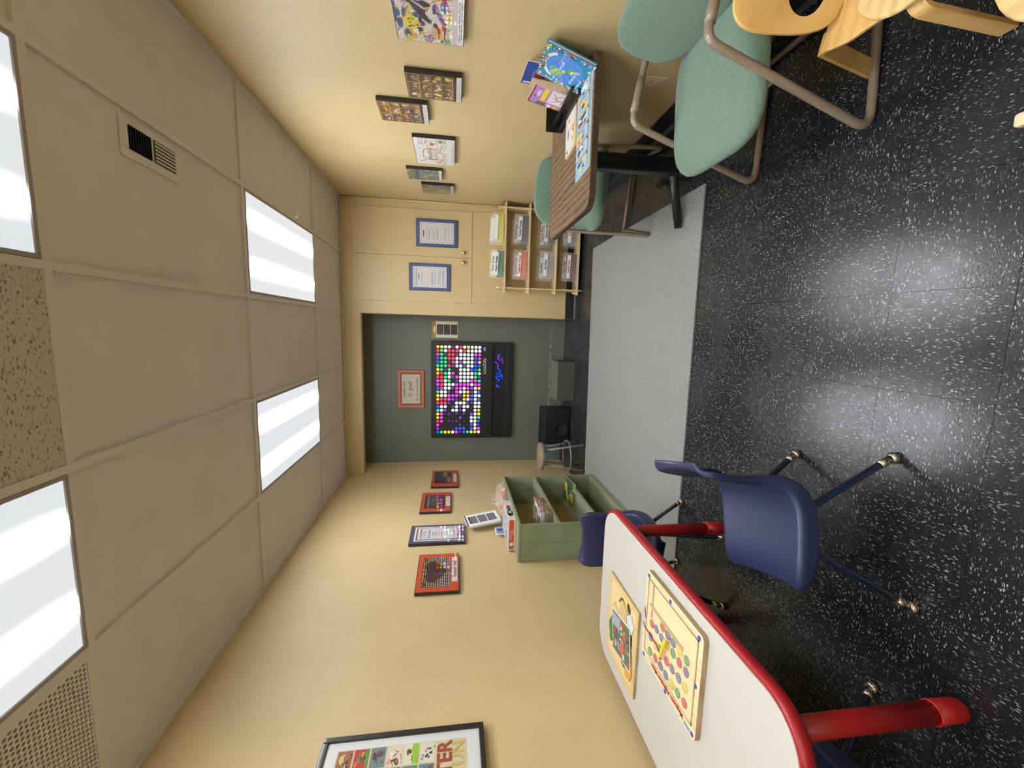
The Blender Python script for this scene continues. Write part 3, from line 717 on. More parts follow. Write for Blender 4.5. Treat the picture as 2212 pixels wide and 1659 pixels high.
# ================================================================== ALCOVE
# wall-mounted peg light board
GRID = """OYWWPWRWYWWW RGWRRRWRWWWW MGPRRPWWWWMM VGGRRWWWWWBM BGGPRWVWWWBO GGGRPWWPWWBB YGPGKKWWWBBG ORGWMKWWWWGY RRGWPMWWWWGB MRWGKPWWWMMG MRWWWMMMMWMM BRWWPMMWMVWO GWWPKMWWOPWB YWWMMMPOOBWW ORRMVPKOWBWB RRRPKWWWPPWW BWWKPWPWWKWW GWVKWWPWKKWO YMKPKPKPKVWY OMKKKKVKKWWG RMKPPPKKKWWB MKKKKKPKKBWP VKKKKBBBKBWM BGYOWMPBGYOW""".split()
CL = {'O': ((1, .30, .01), .55), 'Y': ((1, .80, .02), .6), 'W': ((.92, .96, 1), .85), 'P': ((.10, .04, .45), .07), 'R': ((1, .02, .05), .5), 'G': ((.005, .70, .16), .34), 'M': ((.95, .02, .72), .5), 'B': ((.0, .05, 1), .5), 'V': ((.16, .03, .95), .25), 'K': ((.02, .02, .03), 0)}
PEGM = {k: mat('peg_' + n, tuple(min(1, c * .6 + .01) for c in CL[k][0]), .12, coat=.5, emit=CL[k][0], es=CL[k][1]) for k, n in zip('OYWPRGMBVK', ('orange', 'yellow', 'white', 'dim_purple', 'red', 'green', 'magenta', 'blue', 'violet', 'unlit'))}
bx0, bx1, bz0, bz1 = -1.366, -.183, .652, 1.638
t = thing('peg_light_board', 'black wall board of glowing coloured pegs with a long peg tray', 'light board', ((bx0 + bx1) / 2, NY, bz0))
W, H = bx1 - bx0, bz1 - bz0
b = MB(); D = .060; trayz0, trayz1 = .085, .245
b.box((-W / 2, -D, trayz1), (W / 2, -.0005, H)); b.box((-W / 2, -D + .04, 0), (W / 2, -.0005, trayz1))
b.box((-W / 2, -D, 0), (W / 2, -D + .04, .075)); b.box((-W / 2, -D, .075), (-W / 2 + .025, -D + .04, trayz1)); b.box((W / 2 - .02, -D, .075), (W / 2, -D + .04, trayz1)); b.box((-.06, -D, .075), (-.035, -D + .04, trayz1))
b.build('housing', M_blackplastic, t, bevel=.004)
b = MB()
for x0, x1 in ((-W / 2 + .025, -.06), (-.035, W / 2 - .02)):
    n0, n1 = x0 + (x1 - x0) * .3, x0 + (x1 - x0) * .72
    b.tube([(x0, -D - .001, trayz0 + .07), (n0 - .02, -D - .001, trayz0 + .07), (n0, -D - .001, trayz0 + .035), (n1, -D - .001, trayz0 + .035), (n1 + .02, -D - .001, trayz0 + .07), (x1, -D - .001, trayz0 + .07)], .0016, 6)
    b.box((x0, -D - .0005, .075), (n0 - .01, -D + .006, trayz0 + .07)); b.box((n1 + .01, -D - .0005, .075), (x1, -D + .006, trayz0 + .07)); b.box((n0 - .01, -D - .0005, .075), (n1 + .01, -D + .006, trayz0 + .035))
b.build('tray_lip', M_blackplastic, t)
b = MB()
b.text('LiteZilla', .052, T((.30, -D - .0008, .345)), sx=1.15)
b.build('lettering', M_whiteink, t)
b = MB(); Mx = T((.508, -D - .001, .35)) @ Rx(PI / 2)
b.prism([(-.024, -.016), (.020, -.018), (.026, .0), (.016, .012), (.010, .006), (.004, .022), (-.006, .018), (-.008, .004), (-.022, .006)], 0, .001, 0, Mx)
b.build('creature_emblem', mat('pale_blue_ink', (.10, .30, .55), .5), t)
rows, colsn = 12, 24; idx = 0; pegmesh = {}
def pegpos(c, r): return (.560 - .0  + (-.183 - .258 + .258) * 0 - c * .04545 - .0325 + .0, -D, H - .0795 - r * .0454)
prof = [(.0155, 0), (.0158, .006), (.0135, .013), (.008, .0165), (.001, .0175)]
rest = MB(); rest_m = list('OYWPRGMBVK')
order = sorted(((c, r) for c in range(colsn) for r in range(rows)), key=lambda q: (GRID[q[0]][q[1]] in 'KP', q[0] + q[1] * .01))
chosen = set(order[:100])
for c, r in order:
    k = GRID[c][r]; x, y, z = pegpos(c, r)
    if (c, r) in chosen:
        if k not in pegmesh:
            o = MB().lathe(prof, 14, 0, Rx(PI / 2)).build('peg', PEGM[k], t, smooth=True); pegmesh[k] = o.data
        else: o = bpy.data.objects.new('peg', pegmesh[k]); C.objects.link(o); o.parent = t
        o.location = (x, y, z)
    else:
        rest.lathe(prof if k != 'K' else [(.006, 0), (.006, .004), (.001, .005)], 14, rest_m.index(k), T((x, y, z)) @ Rx(PI / 2))
o = rest.build('pegs', [PEGM[k] for k in rest_m], t, smooth=True); o['kind'] = 'stuff'
b = MB()
for i in range(26):
    q = RNG.rand(); x = (.03 + .30 * q) if i % 2 else (.33 + .22 * RNG.rand()); M = T((x - .02, -D + .014, .10 + RNG.rand() * .07 + (.02 if .1 < x < .4 else 0))) @ Rz(RNG.uniform(-.3, .3)) @ Ry(PI / 2 + RNG.uniform(-1.0, 1.0))
    b.lathe([(.005, 0), (.005, .03), (.009, .032), (.008, .04), (.001, .042)], 8, 0 if x > .28 else 1, M)
o = b.build('loose_pegs', [PEGM['V'], PEGM['B']], t, smooth=True); o['kind'] = 'stuff'
MB().box((W / 2, -D + .01, H - .32), (W / 2 + .008, -.005, H - .22)).build('control_box', M_blackplastic, t, bevel=.002)

# thank-you frame and clipboard
x0, x1, z0, z1 = -.996, -.535, 1.722, 2.036; W, H = x1 - x0, z1 - z0
t = thing('framed_notice', 'orange framed thank you notice above the peg light board', 'notice', ((x0 + x1) / 2, NY, z0))
MB().box((-W / 2, -.02, 0), (W / 2, -.0005, H)).build('frame', M_frameblack, t, bevel=.001)
Img(2, 2, (206, 92, 58)).sheet(W - .006, H - .006, 'orange_mat', M_print, t, -.0206, (0, 0, H / 2))
Img(2, 2, (88, 78, 62)).sheet(W - .064, H - .064, 'taupe_mat', M_print, t, -.0212, (0, 0, H / 2))
p = Img(2, 2, (196, 188, 168)).sheet(W - .104, H - .098, 'notice_sheet', M_print, t, -.0218, (0, 0, H / 2))
b = MB(); b.text('THANK YOU', .040, T((-.005, -.0226, H / 2 + .076)), sx=.82, bold=.0004); b.text('jtmf', .078, T((.035, -.0226, H / 2 + .008)), sx=.9); b.text('for our new LiteZilla!', .038, T((0, -.0226, H / 2 - .076)), sx=.85, bold=.0004)
for i in range(8):
    q = i * PI / 4; b.lathe([(.0045, 0), (.0045, .0006)], 8, 0, T((-.075 + .024 * math.cos(q), -.0226, H / 2 + .006 + .024 * math.sin(q))) @ Rx(PI / 2))
b.lathe([(.007, 0), (.007, .0006)], 8, 0, T((-.075, -.0226, H / 2 + .006)) @ Rx(PI / 2))
b.build('lettering', M_ink, p)

x0, x1, z0, z1 = -.149, .062, 1.318, 1.632; W, H = x1 - x0, z1 - z0
t = thing('clipboard', 'brown clipboard with a sheet of dark pattern photos, right of the light board', 'clipboard', ((x0 + x1) / 2, NY - .004, z0))
MB().box((-W / 2, -.004, 0), (W / 2, 0, H)).build('board', M_oak, t, bevel=.001)
Img(2, 2, (206, 196, 110)).sheet(W - .018, H - .052, 'yellow_backing_sheet', M_printmatte, t, -.0046, (0, 0, H / 2 - .019))
p = Img(2, 2, (208, 206, 200)).sheet(W - .026, H - .068, 'paper_sheet', M_printmatte, t, -.0052, (0, 0, H / 2 - .020))
for i in range(3):
    g = Img(40, 26, (58, 40, 40)); 
    if i == 0:
        for cx in (.28, .72): g.ell(cx, .5, .17, .27, (112, 92, 70)); g.ell(cx, .5, .12, .19, (58, 40, 40)); g.ell(cx, .5, .05, .08, (100, 84, 66))
    else: g.dots(26, .05, .05, .95, .95, [(90, 70, 56), (40, 34, 36), (74, 60, 54)], .03, .09)
    g.sheet(.122, .076, 'pattern_photo', M_printmatte, p, -.0058, (0, 0, H - .098 - i * .083))
b = MB(); b.prism([(-.055, 0), (.055, 0), (.042, .022), (.014, .034), (-.014, .034), (-.042, .022)], 0, .008, 0, T((0, -.005, H - .050)) @ Rx(PI / 2)); b.tube([(-.05, -.012, H - .047), (.05, -.012, H - .047)], .004, 8)
b.tube(fillet([(-.02, -.012, H - .02), (-.012, -.012, H + .004), (.012, -.012, H + .004), (.02, -.012, H - .02)], .008), .0025, 8)
b.build('clip', M_chrome, t, bevel=.0015)

M_boxbody = mat('dark_grey_green', (.062, .068, .052), .6)  # body colour set darker than the lid
# painted box on the alcove floor
t = thing('step_box', 'low grey-green painted box on the floor against the alcove wall', 'box', (-.592, 4.76, 0))
MB().box((-.223, -.16, .0005), (.223, .16, .198)).build('body', M_boxbody, t, bevel=.003)
MB().box((-.223, -.163, .198), (.223, .16, .206)).build('lid', M_nichetrim, t, bevel=.002)
# speaker cabinet
t = thing('floor_speaker', 'black speaker cabinet with a round port on the alcove floor', 'speaker', (-1.143, 4.80, 0), 0)
b = MB(); prof = [(-.10, .012), (.10, .012), (.10, .335), (.02, .352), (-.10, .305)]
b.prism(prof, -.215, .215, 0, Matrix(((0, 0, 1, 0), (1, 0, 0, 0), (0, 1, 0, 0), (0, 0, 0, 1))))
b.build('cabinet', M_blackplastic, t, bevel=.006, clean=True)
MB().lathe([(.085, 0), (.085, .004), (.07, .005), (.062, -.03), (.001, -.031)], 28, 0, T((-.03, -.101, .115)) @ Rx(PI / 2)).build('port_ring', M_dark, t, smooth=True)
for sx in (-.18, .18):
    for y in (-.07, .07): MB().lathe([(.014, 0), (.014, .013), (.001, .013)], 12, 0, T((sx, y, 0))).build('foot', M_blackplastic, t)

# stool behind the shelf
t = thing('stool', 'low stool with grey tube legs and round wooden seat, behind the green shelf', 'stool', (-1.345, 4.215, .0095))
MB().lathe([(.132, .444), (.134, .446), (.134, .452), (.130, .455), (.001, .456)], 36).build('seat_pad', M_stoolwood, t, smooth=True)
MB().lathe([(.130, .425), (.145, .425), (.147, .43), (.147, .455), (.144, .459), (.135, .459), (.1335, .444), (.12, .442), (.01, .44), (.01, .43), (.12, .43)], 36).build('seat_rim', M_greytube, t, smooth=True)
for k in range(4):
    q = -PI / 4 + k * PI / 2 + .1; c_, s_ = math.cos(q), math.sin(q)
    l = MB().tube([(.10 * c_, .10 * s_, .43), (.195 * c_, .195 * s_, .004)], .0105, 10).build('leg', M_greytube, t, smooth=True)
    MB().lathe([(.014, 0), (.014, .012), (.011, .016)], 12, 0, T((.195 * c_, .195 * s_, 0))).build('foot_cap', M_blackplastic, l)
MB().tube([(.163 * math.cos(a * PI / 18), .163 * math.sin(a * PI / 18), .155) for a in range(36)], .007, 8, closed=True).build('foot_ring', M_greytube, t, smooth=True)

# ================================================================== GREEN SHELF and its things
t = thing('shelf_unit', 'sage green painted wooden shelf unit standing against the left wall', 'shelf', (LX + .003, 3.285, .0095))
D, Lh, Hh = .281, .495, .900; th = .02
for s_, nm in ((-1, 'side_panel'), (1, 'side_panel')):
    y0 = s_ * (Lh - th / 2); b = MB()
    b.box((0, y0 - th / 2, 0), (D / 2 - .001, y0 + th / 2, Hh - th)); b.box((D / 2 + .001, y0 - th / 2, 0), (D, y0 + th / 2, Hh - th))
    if s_ < 0:
        for x, z in ((.05, .3), (.10, .57), (.19, .57), (.24, .57), (.05, .04), (.24, .1)): b.lathe([(.003, -.0006), (.003, .0006)], 8, 1, T((x, y0 - th / 2, z)) @ Rx(PI / 2))
    b.build('side_panel', [M_cab, M_ink], t, bevel=.002)
MB().box((0, -Lh - .006, Hh - th), (D + .008, Lh + .004, Hh)).build('top_board', M_cab, t, bevel=.003)
for z in (.585, .275, .03): MB().box((.012, -Lh + th, z), (D - .002, Lh - th, z + .022)).build('shelf_board', M_cab, t, bevel=.002)
MB().box((.002, -Lh + th, .001), (.010, Lh - th, Hh - th)).build('back_panel', M_oak, t)
MB().box((D - .020, -Lh + th, .001), (D - .002, Lh - th, .030)).build('toe_board', M_cab, t, bevel=.002)
ST = .9095 + .0005
def puzzle_art(cols, n=60): 
    g = Img(70, 50, cols[0]); g.dots(n, 0, 0, 1, 1, cols, .02, .08, 1.3); g.strokes(20, 0, 0, 1, 1, cols, .1, .01); return g
def flatbox(name, label, loc, rz, w, d, h, side, art, cat, group=None, rot=None, edge=None):
    t = thing(name, label, cat, loc, rz, group, rot)
    MB().box((-w / 2, -d / 2, 0), (w / 2, d / 2, h)).build('body', side, t, bevel=.0015)
    art.sheet(w - .004, d - .004, 'top_print', M_printmatte, t, 0, (0, 0, h + .0006), (-PI / 2, 0, 0))
    return t
# game box
M_oranbox = mat('orange_card', (.62, .085, .018), .5)
t = flatbox('game_box', 'flat white-edged game box with orange end, on top of the green shelf', (-1.545, 3.105, ST), 0, .25, .34, .052, M_paper, puzzle_art([(170, 176, 180), (200, 90, 60), (60, 76, 120), (206, 206, 206), (210, 120, 60)], 40), 'game box')
e = MB().box((-.118, -.1712, .008), (.118, -.1702, .046)).build('end_label', M_oranbox, t)
b = MB(); b.text('PATTERN', .018, T((.0, -.1722, .033))@Ry(PI), sx=1.0); b.text('PLAY', .018, T((.02, -.1722, .017))@Ry(PI), sx=1.0)
b.lathe([(.011, 0), (.015, 0), (.015, .0008), (.011, .0008)], 20, 0, T((-.075, -.1714, .027)) @ Rx(PI / 2)); b.build('lettering', M_whiteink, e)
g = Img(50, 12, (205, 204, 200)); g.ell(.3, .5, .16, .6, (30, 30, 34)); g.ell(.35, .5, .06, .3, (206, 206, 206)); g.ell(.55, .5, .09, .4, (30, 110, 80)); g.rect(.62, .2, .72, .8, (150, 40, 50))
g.sheet(.33, .044, 'side_print', M_printmatte, t, 0, (.1258, 0, .026), (0, 0, PI / 2))
# bag of pieces
t = thing('piece_bag', 'clear plastic bag of red, orange and yellow pieces on the green shelf', 'bag', (-1.478, 3.45, ST))
def pillow(L_, W_, Hm, n=14, seed=1, wr=.12):
    r_ = np.random.RandomState(seed); vs = []; fs = []
    for top in (1, -1):
        for j in range(n + 1):
            for i in range(n + 1):
                u, v = i / n * 2 - 1, j / n * 2 - 1; h = (max(0, 1 - u ** 4) * max(0, 1 - v ** 4)) ** .5
                vs.append((u * L_ / 2, v * W_ / 2, Hm / 2 + top * h * Hm / 2 * (1 + wr * r_.uniform(-1, 1)) + .0))
    k = (n + 1) ** 2
    for j in range(n):
        for i in range(n):
            a = j * (n + 1) + i; fs.append((a, a + 1, a + n + 2, a + n + 1)); fs.append((a + k, a + k + n + 1, a + k + n + 2, a + k + 1))
    return vs, fs
vs, fs = pillow(.20, .30, .085, 14, 3, .25); MB().add(vs, fs).build('pouch', M_bag, t, smooth=True)
for (x, y, z, c, a) in ((.05, -.06, .03, (.62, .01, .01), .1), (.02, .08, .03, (.85, .22, .03), .9), (-.03, -.09, .05, (.85, .22, .03), .2), (.07, .03, .015, (.70, .62, .12), .4), (-.05, -.12, .02, (.8, .66, .05), -.2), (-.02, .02, .02, (.65, .62, .55), 1.2)):
    MB().prism(roundrect(-.05, -.014, .05, .014, .012), 0, .018, 0, T((x, y, z)) @ Rz(a + PI / 2)).build('plastic_piece', mat('piece_%d' % int(1e4 * (x + y + 2)), c, .35), t, bevel=.003)
for k, (y, dz) in enumerate(((.12, .05), (.05, .115), (.0, .085))):
    vs, fs = pillow(.016, .010, .10, 6, 9 + k, .5); MB().add(vs, fs, 0, T((.0 - .03 * k, y, .045)) @ Rx(.35 - .5 * k)).build('bag_corner', M_bag, t, smooth=True)
# stack of pattern cards in clear sleeve leaning on wall
t = thing('card_stack', 'stack of pattern cards in a clear sleeve leaning behind the bag', 'cards', (-1.607, 3.41, ST + .075), 0, None, (-.10, -.15, PI / 2 + .03))
for k in range(4):
    MB().box((-.105 + .004 * k, .006 * k, 0), (.105 + .004 * k, .006 * k + .0035, .285 - .005 * (k % 2))).build('card', M_paper, t)
MB().box((-.105, -.0012, .272), (.105, -.0002, .285)).build('blue_edge', mat('violet_blue_card', (.06, .07, .26), .5), t)
for i in range(3):
    g = Img(24, 20, (46, 34, 44)); g.dots(14, 0, 0, 1, 1, [(70, 50, 60), (40, 44, 90), (36, 30, 36)], .06, .2); g.sheet(.135, .072, 'pattern_photo', M_printmatte, t, -.0016, (0, 0, .222 - .080 * i))
MB().box((-.108, -.008, -.004), (.108, .028, .245)).build('clear_sleeve', M_bag, t, bevel=.003)
t = thing('photo_card', 'small white-edged photo card of a blue scene leaning on the wall', 'card', (LX + .028, 3.225, ST + .03), 0, None, (-.06, 0, PI / 2))
MB().box((-.062, -.002, 0), (.062, 0, .088)).build('card', M_paper, t)
g = Img(30, 22, (110, 140, 190)); g.ell(.6, .45, .2, .3, (60, 40, 50)); g.rect(0, .75, 1, 1, (60, 84, 140)); g.sheet(.108, .072, 'photo', M_print, t, -.0026, (0, 0, .044))
# puzzle boxes on the upper shelf
t = flatbox('puzzle_box', 'brown illustrated puzzle box lying on the upper green shelf, underneath', (-1.512, 3.12, .6185), .05, .22, .34, .046, mat('brown_card', (.25, .17, .11), .6), puzzle_art([(120, 96, 74), (90, 110, 70), (60, 50, 44), (190, 180, 160)]), 'puzzle box')
puzzle_art([(120, 90, 66), (180, 170, 150), (60, 50, 44), (90, 60, 44)], 90).sheet(.336, .044, 'side_print', M_printmatte, t, 0, (.1108, 0, .023), (0, 0, PI / 2))
t = flatbox('puzzle_box', 'smaller patterned puzzle box on top of the brown one', (-1.515, 3.17, .6655), -.06, .20, .28, .034, M_paper, puzzle_art([(200, 196, 180), (60, 120, 60), (90, 60, 50), (50, 44, 40)]), 'puzzle box')
puzzle_art([(150, 110, 90), (210, 204, 190), (60, 50, 44), (170, 90, 50)], 90).sheet(.276, .032, 'side_print', M_printmatte, t, 0, (.1008, 0, .017), (0, 0, PI / 2))
# framed puzzle on the lower shelf standing at the front
t = thing('tray_puzzle', 'tray puzzle of yellow flowers lying on the middle green shelf, over its edge', 'puzzle', (-1.487, 3.575, .3075), PI / 2 + .11)
MB().box((-.20, -.118, 0), (.20, .118, .007)).build('tray', M_birchedge, t, bevel=.001)
g = Img(90, 42, (70, 90, 60)); g.dots(50, 0, 0, 1, 1, [(40, 60, 40), (100, 130, 80), (150, 160, 110)], .03, .09)
for cx, cy in ((.28, .35), (.75, .6), (.6, .3)): 
    for k in range(7): g.ell(cx + .06 * math.cos(k), cy + .13 * math.sin(k), .05, .1, (196, 180, 50), k)
g.dots(12, .4, .3, .6, .9, [(30, 30, 28)], .03, .05); g.sheet(.392, .228, 'picture_face', M_printmatte, t, 0, (0, 0, .0078), (-PI / 2, 0, 0))

# ================================================================== PLYWOOD RACK with bags of pegs
t = thing('plywood_rack', 'slotted pale plywood shelf rack standing in front of the closet', 'rack', (.83, 4.60, 0))
rz_ = (.850, .594, .300, .052); x0, x1 = -.465, .460; th = .014
for z in rz_:
    MB().prism([(x0 + .0, -.10), (x1, -.10), (x1 - .012, .10), (x0 + .03, .10)], z - th, z, 0).build('shelf_board', M_ply, t, bevel=.001)
for x in (-.412, .408):
    MB().prism([(-.088, 0), (.02, 0), (.095, .03), (.095, .90), (.05, .925), (-.078, .925), (-.088, .91)], x - th / 2, x + th / 2, 0, Matrix(((0, 0, 1, 0), (1, 0, 0, 0), (0, 1, 0, 0), (0, 0, 0, 1)))).build('side_panel', M_ply, t, bevel=.001)
def peg_bag(x, dy, z, w, col, txt, inkm, label, h=.155, content=.062, tilt=.04, lab=.088, empty=False):
    t = thing('peg_bag', label, 'bag', (.83 + x, 4.60 + dy, z + .0015), 0, 'zip bags of pegs in the plywood rack', (-.10, tilt, 0))
    r_ = np.random.RandomState(abs(hash(label)) % 1000 if False else len(label) * 7 + int(abs(x) * 100))
    n = 10; vs, fs = [], []
    for s_ in (-1, 1):
        for j in range(n + 1):
            for i in range(n + 1):
                u, v = i / n * 2 - 1, j / n
                d = .022 * (1 - v) ** .7 * max(0, 1 - u ** 4) ** .5 + .0008 + .0018 * r_.rand()
                vs.append((u * w / 2 * (1 - .015 * r_.rand()), s_ * d, h * v))
    k = (n + 1) ** 2
    for j in range(n):
        for i in range(n):
            a = j * (n + 1) + i; fs.append((a, a + 1, a + n + 2, a + n + 1)); fs.append((a + k, a + k + n + 1, a + k + n + 2, a + k + 1))
    MB().add(vs, fs).build('pouch', M_bag, t, smooth=True)
    vs, fs = pillow(w * .93, content, .034, 10, len(label), .25)
    m = MATS.get('pegs_' + txt) or mat('pegs_' + txt, col, .45, var=(60, .3), alpha=1 if not empty else .35)
    MB().add(vs, fs, 0, T((0, .017, content / 2 + .004)) @ Rx(PI / 2)).build('peg_contents', m, t, smooth=True)
    p = MB().box((-w * .40, -.0235, lab - .019), (w * .40, -.0225, lab + .019)).build('label_strip', M_paper, t)
    MB().text(txt, .034, T((0, -.0242, lab)), sx=min(.9, w * .76 / (max(len(txt), 1) * .034 * .56)), bold=.0012).build('lettering', inkm, p)
A, B_ = -.165, .205; yF, yR = -.045, .03
peg_bag(A, yF, rz_[0], .30, (.0, .17, .06), 'Neon Green', M_ink, 'bag of dark green pegs on top of the plywood rack', h=.13, content=.068, lab=.078)
peg_bag(A + .01, yR, rz_[0], .29, (.0, .17, .06), 'Neon Green', M_ink, 'rear bag behind the dark green pegs on the rack top', h=.145, content=.05, lab=.108)
peg_bag(B_, yF, rz_[0], .31, (.52, .50, .02), ' ', M_ink, 'bag of neon yellow pegs on top of the plywood rack', h=.13, content=.07, lab=.085)
peg_bag(B_ - .01, yR, rz_[0], .30, (.52, .50, .02), ' ', M_ink, 'rear bag behind the neon yellow pegs on the rack top', h=.15, content=.05, lab=.120)
peg_bag(A, yF, rz_[1], .31, (.55, .11, .02), 'Tangerine Orange', M_redink, 'bag of orange pegs on the second shelf of the rack')
peg_bag(A - .005, yR, rz_[1], .28, (.55, .11, .02), 'Tangerine Orange', M_redink, 'rear bag behind the orange pegs on the second rack shelf', h=.17, lab=.115)
peg_bag(B_, yF, rz_[1], .30, (.022, .02, .05), 'Violet Purple', M_ink, 'bag of violet pegs on the second rack shelf, right side')
peg_bag(B_ - .02, yR, rz_[1], .27, (.022, .02, .05), 'Violet Purple', M_ink, 'rear bag behind the violet pegs on the second rack shelf', h=.17, lab=.120)
peg_bag(A + .01, yF, rz_[2], .30, (.40, .36, .28), 'Sea Blue', M_blueink, 'nearly empty bag labelled sea blue on the third rack shelf', h=.165, content=.03, lab=.098, empty=True)
peg_bag(A - .015, yR, rz_[2], .28, (.40, .36, .28), 'Sea Blue', M_ink, 'rear bag behind the front sea blue bag on the third shelf', h=.18, content=.03, lab=.125, empty=True)
peg_bag(B_, yF, rz_[2], .30, (.02, .02, .022), 'Opaque Black', M_ink, 'bag labelled opaque on the third rack shelf, partly behind table', lab=.098)
peg_bag(B_ - .03, yR, rz_[2], .28, (.02, .02, .022), 'Opaque Black', M_ink, 'rear bag behind the front opaque bag on the third shelf', h=.175, lab=.128)
peg_bag(A, yF, rz_[3], .31, (.14, .025, .04), 'Candy Red', M_redink, 'bag of dark red pegs on the lowest rack shelf')
peg_bag(A + .0, yR, rz_[3], .28, (.14, .025, .04), 'Candy Red', M_maroonink, 'rear bag behind the dark red pegs on the lowest shelf', h=.17, lab=.120)
peg_bag(B_, yF, rz_[3], .30, (.30, .27, .20), 'Fuchsia', M_maroonink, 'bag labelled fuchsia on the lowest rack shelf beside chair leg', content=.05, empty=True)
peg_bag(B_ - .02, yR, rz_[3], .28, (.30, .27, .20), 'Fuchsia', M_maroonink, 'rear bag behind the front fuchsia bag on the lowest shelf', h=.17, lab=.118, content=.05, empty=True)

# ================================================================== WALNUT TABLE with puzzles and books
TZ = .745
t = thing('pedestal_table', 'walnut laminate table on a black pedestal against the right wall', 'table', (.94, 2.445, 0))
top = MB().prism([(x - .94, y - 2.445) for x, y in roundrect(.582, 2.028, 1.296, 2.868, .075, 8)], TZ - .032, TZ, 0).build('tabletop', [M_laminate], t, bevel=.002)
MB().prism([(x - .94, y - 2.445) for x, y in roundrect(.580, 2.026, 1.298, 2.870, .077, 8)], TZ - .031, TZ - .0015, 0).build('edge_band', wood_mat('dark_walnut_edge', (.035, .022, .014), (.075, .048, .03), (3, 20, 3), 1, .4, 4), top)
MB().prism(roundrect(-.046, -.034, .046, .034, .012), .06, TZ - .04, 0, T((.02, .02, 0))).build('column', M_blackmetal, t, bevel=.001)
MB().box((-.14, -.13, TZ - .041), (.18, .17, TZ - .0325)).build('mounting_plate', M_blackmetal, t)
for a in (PI, -PI / 2, 0, PI / 2):
    Lf = .335 if a in (PI, -PI / 2) else .285
    M = T((.02, .02 + .02, 0)) @ Rz(a)
    b = MB(); b.tube(fillet([(.0, 0, .085), (.05, 0, .083), (Lf - .05, 0, .040), (Lf, 0, .034)], .03), [.030] * 2 + [.029 - .0006 * i for i in range(14)], 10, 0, M=M)
    f = b.build('foot', M_blackmetal, t, smooth=True)
    MB().lathe([(.014, .0093 if a == PI else .0003), (.014, .013), (.009, .016)], 12, 0, M @ T((Lf - .018, 0, .0))).build('levelling_glide', M_greytube, f)

def quad_book(name, label, TL, TR, BL, thick, cover, art, cat, group=None, pages=None):
    TL, TR, BL = map(Vector, (TL, TR, BL)); X = (TR - TL); w = X.length; X.normalize(); Z = TL - BL; Z = Z - X * Z.dot(X); h = Z.length; Z.normalize(); Y = Z.cross(X)
    M = Matrix(((X.x, Y.x, Z.x, 0), (X.y, Y.y, Z.y, 0), (X.z, Y.z, Z.z, 0), (0, 0, 0, 1)))
    t = thing(name, label, cat, BL + X * w / 2, 0, group, M.to_euler())
    if pages:
        MB().box((-w / 2, 0, 0), (w / 2, .003, h)).build('cover', cover, t); MB().box((-w / 2, thick - .003, 0), (w / 2, thick, h)).build('cover', cover, t)
        MB().box((-w / 2, .003, 0), (-w / 2 + .004, thick - .003, h)).build('spine', cover, t)
        MB().box((-w / 2 + .004, .0032, .004), (w / 2 - .004, thick - .0032, h - .004)).build('pages', pages, t)
    else: MB().box((-w / 2, 0, 0), (w / 2, thick, h)).build('body', cover, t, bevel=.001)
    o = art.sheet(w, h, 'cover_print', M_print if cat != 'package' else M_printmatte, t, -.0008, (0, 0, h / 2))
    return t, w, h, o
M_cyan = mat('turquoise_cover', (.02, .26, .40), .4)
g = Img(110, 140, (22, 134, 168))
g.ell(.5, .5, .37, .37, (70, 130, 210)); g.dots(60, .2, .2, .8, .8, [(84, 140, 216), (64, 120, 204)], .01, .04)
m0 = g.a.copy(); 
g.ell(.33, .36, .10, .14, (110, 176, 110), -.5); g.ell(.38, .28, .09, .07, (120, 180, 140)); g.ell(.42, .47, .03, .06, (150, 190, 90)); g.ell(.52, .60, .08, .07, (90, 160, 80)); g.ell(.55, .70, .04, .11, (170, 190, 110), -.4); g.dots(16, .26, .25, .45, .45, [(60, 110, 70), (200, 210, 110)], .008, .02)
g.dots(60, 0, .0, 1, .09, [(230, 220, 190), (200, 120, 60), (120, 190, 90), (40, 70, 90)], .012, .035); g.dots(50, 0, .9, 1, 1, [(230, 150, 60), (230, 225, 220), (150, 80, 100)], .012, .03)
g.dots(30, .0, .1, .10, .9, [(230, 150, 60), (220, 120, 140), (230, 230, 220)], .012, .03); g.dots(34, .9, .1, 1, .9, [(180, 70, 60), (230, 225, 210), (60, 60, 90), (160, 140, 150)], .015, .035)
g.ell(.62, .3, .02, .02, (200, 70, 70)); g.ell(.66, .42, .03, .025, (214, 214, 220)); g.ell(.36, .66, .02, .02, (110, 50, 60))
# banner
for k in range(41):
    q = PI * (1.22 + .56 * k / 40); g.ell(.5 + .40 * math.cos(q), .5 + .42 * math.sin(q), .036, .034, (214, 216, 214))
t, w_, h_, o_ = quad_book('picture_atlas', 'big turquoise picture atlas leaning on the right wall', (1.262, 2.142, .980), (1.272, 1.922, .974), (1.178, 2.236, .7485), .016, M_cyan, g, 'book', pages=M_paper)
b = MB(); word = 'WORLD ATLAS'
for i, ch in enumerate(word):
    if ch == ' ': continue
    q = PI / 2 + (.40 - .80 * i / (len(word) - 1)) ; x = .405 * w_ * math.cos(q); z = h_ / 2 + .43 * h_ * math.sin(q)
    b.text(ch, .020, T((x, -.0016, z)) @ Ry(-(q - PI / 2)), bold=.0006, sx=.8)
b.build('lettering', M_ink, o_)

